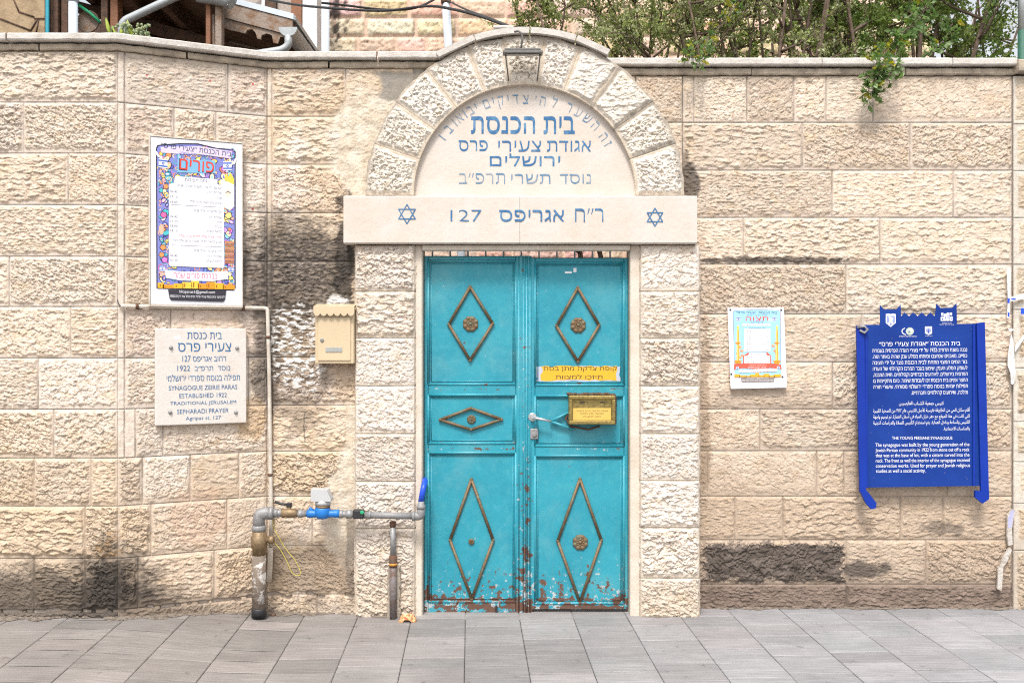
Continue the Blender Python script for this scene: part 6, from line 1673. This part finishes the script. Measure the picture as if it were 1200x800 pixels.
def vine():
    r = random.Random(31); v = tag(empty('hanging_vine', (ax(1030, .2), .12, 3.29)), 'leafy vine spray with yellow flowers hanging over the coping of the tan wall', 'vine')
    Y = lambda i, n: .55-.55*min(1, i/(n*.35))
    st = MB(); pts = []; dirs = []; sz = []; cols = []; fl = []
    def spray(ctrl, seed, dens, scale=1.0, yel=.1):
        rr = random.Random(seed); n = len(ctrl); P = [at(x, y, Yv) for x, y, Yv in ctrl]
        fine = []
        for i in range(n-1):
            for j in range(6): fine.append(P[i].lerp(P[i+1], j/6))
        fine.append(P[-1]); st.tube(fine, [.004*(1-.6*i/len(fine)) for i in range(len(fine))], 5)
        for i in range(1, len(fine)):
            for q in range(dens):
                p = fine[i]; d = Vector((rr.uniform(-1, 1), rr.uniform(-.9, .15), rr.uniform(-.9, .5))).normalized(); e = p+d*rr.uniform(.03, .085)*scale
                st.tube([p, e], [.0015, .001], 4)
                y_ = rr.random() < yel; base = rr.choice([(.28, .27, .03), (.34, .30, .02)]) if y_ else rr.choice([(.10, .17, .055), (.14, .22, .08), (.20, .28, .13), (.10, .17, .05)])
                for w_ in range(5):   # leaflets on both sides of the leaf stalk
                    s = p.lerp(e, .4+.6*w_/4); dd = d+Vector((rr.gauss(0, .6), rr.gauss(-.2, .4), rr.gauss(-.1, .6))); pts.append(s); dirs.append(dd); sz.append(.038*scale*rr.uniform(.7, 1.2)); k = rr.uniform(.75, 1.25); cols.append(tuple(c*k for c in base))
    spray([(1075, 5, .9), (1060, 30, .7), (1045, 52, .5), (1035, 66, .3), (1032, 78, .05), (1024, 95, .06), (1018, 104, .08), (1018, 116, .1)], 1, 2, .95, .04)
    spray([(1055, 40, .7), (1050, 60, .35), (1047, 75, .05), (1043, 88, .07), (1042, 98, .1)], 2, 1, .9, .10)
    spray([(1040, 55, .5), (1032, 64, .2), (1028, 70, .03), (1026, 86, .06)], 3, 1, .85, .5)
    spray([(1090, -6, .9), (1080, 20, .7), (1062, 34, .5), (1050, 48, .4)], 5, 3, 1.2, .03)
    spray([(1120, 20, .9), (1108, 45, .7), (1095, 58, .5)], 6, 2, 1.0, .03)
    st.build('stem', M['bark'], v); link('leaves', leaf_mesh('leaves', pts, dirs, sz, cols, .36, 3), M['leaf'], v)
    v2 = tag(empty('hanging_vine', (ax(825, .3), .3, 3.29)), 'thin yellow-green creeper drooping over the coping near the arch', 'vine')
    st = MB(); pts.clear(); dirs.clear(); sz.clear(); cols.clear()
    spray([(872, -4, .8), (858, 12, .7), (850, 26, .6), (832, 42, .5), (818, 52, .35), (810, 64, .1), (807, 72, .05)], 7, 1, .85, .4)
    spray([(832, 40, .5), (826, 55, .3), (820, 70, .08), (820, 77, .06)], 8, 1, .75, .1)
    st.build('stem', M['bark'], v2); link('leaves', leaf_mesh('leaves', pts, dirs, sz, cols, .36, 4), M['leaf'], v2)
vine()

def succulents():
    r = random.Random(12); Yq = -.16
    s = tag(empty('succulent_plant', (ax(150, Yq), Yq, 3.29)), 'small green and yellow succulents growing on the coping at the bend of the wall', 'plant')
    V = []; o = MB()
    def blade(px_, py_, pt, pty, w_):
        a = at(px_, py_, Yq); b = at(pt, pty, Yq); m_ = a.lerp(b, .5); o.tube([a, a.lerp(b, .3), m_, a.lerp(b, .8), b], [w_*.5, w_*.9, w_, w_*.7, w_*.1], 7)
    blade(129, 42, 124, 21, .011); blade(142, 42, 143, 32, .012); blade(154, 42, 149, 23, .008); blade(136, 42, 131, 30, .006); blade(156, 43, 152, 30, .009)
    o.build('blade', pm('yellow_green_blade', (.30, .36, .04), .5, c2=(.14, .24, .03), scale=30), s)
    o = MB()
    for i in range(26):
        x = r.uniform(131, 175); b = at(x, 44, Yq+r.uniform(-.03, .05)); h = r.uniform(.01, .085)*(1 if x < 172 else .4); e = b+Vector((r.uniform(-.02, .03), r.uniform(-.02, .02), h))
        o.tube([b, b.lerp(e, .5), e], .003, 5); 
        for q in range(3):
            c = e+Vector((r.uniform(-.014, .014), r.uniform(-.01, .01), r.uniform(-.012, .012))); o.lathe(c-Vector((0, 0, .008)), (r.uniform(-.5, .5), r.uniform(-.4, .2), 1), [(0, .003), (.005, .0085), (.011, .0075), (.016, .002)], 7)
    o.build('rosette', pm('grey_green_succulent', (.14, .20, .10), .55, c2=(.32, .33, .16), scale=50), s)
    s2 = tag(empty('succulent_plant', (ax(190, -.1), -.1, 3.28)), 'tiny clump of brownish succulents on the sloping coping right of the bend', 'plant')
    o = MB()
    for i in range(12):
        x = r.uniform(182, 196); b = at(x, 46.5, -.06); b.z = 3.285; e = b+Vector((r.uniform(-.01, .01), 0, r.uniform(.006, .022))); o.lathe(e-Vector((0, 0, .01)), (r.uniform(-.4, .4), 0, 1), [(0, .003), (.006, .008), (.012, .007), (.017, .002)], 7)
    o.build('rosette', pm('brown_succulent', (.22, .19, .09), .6, c2=(.12, .15, .06), scale=50), s2)
succulents()
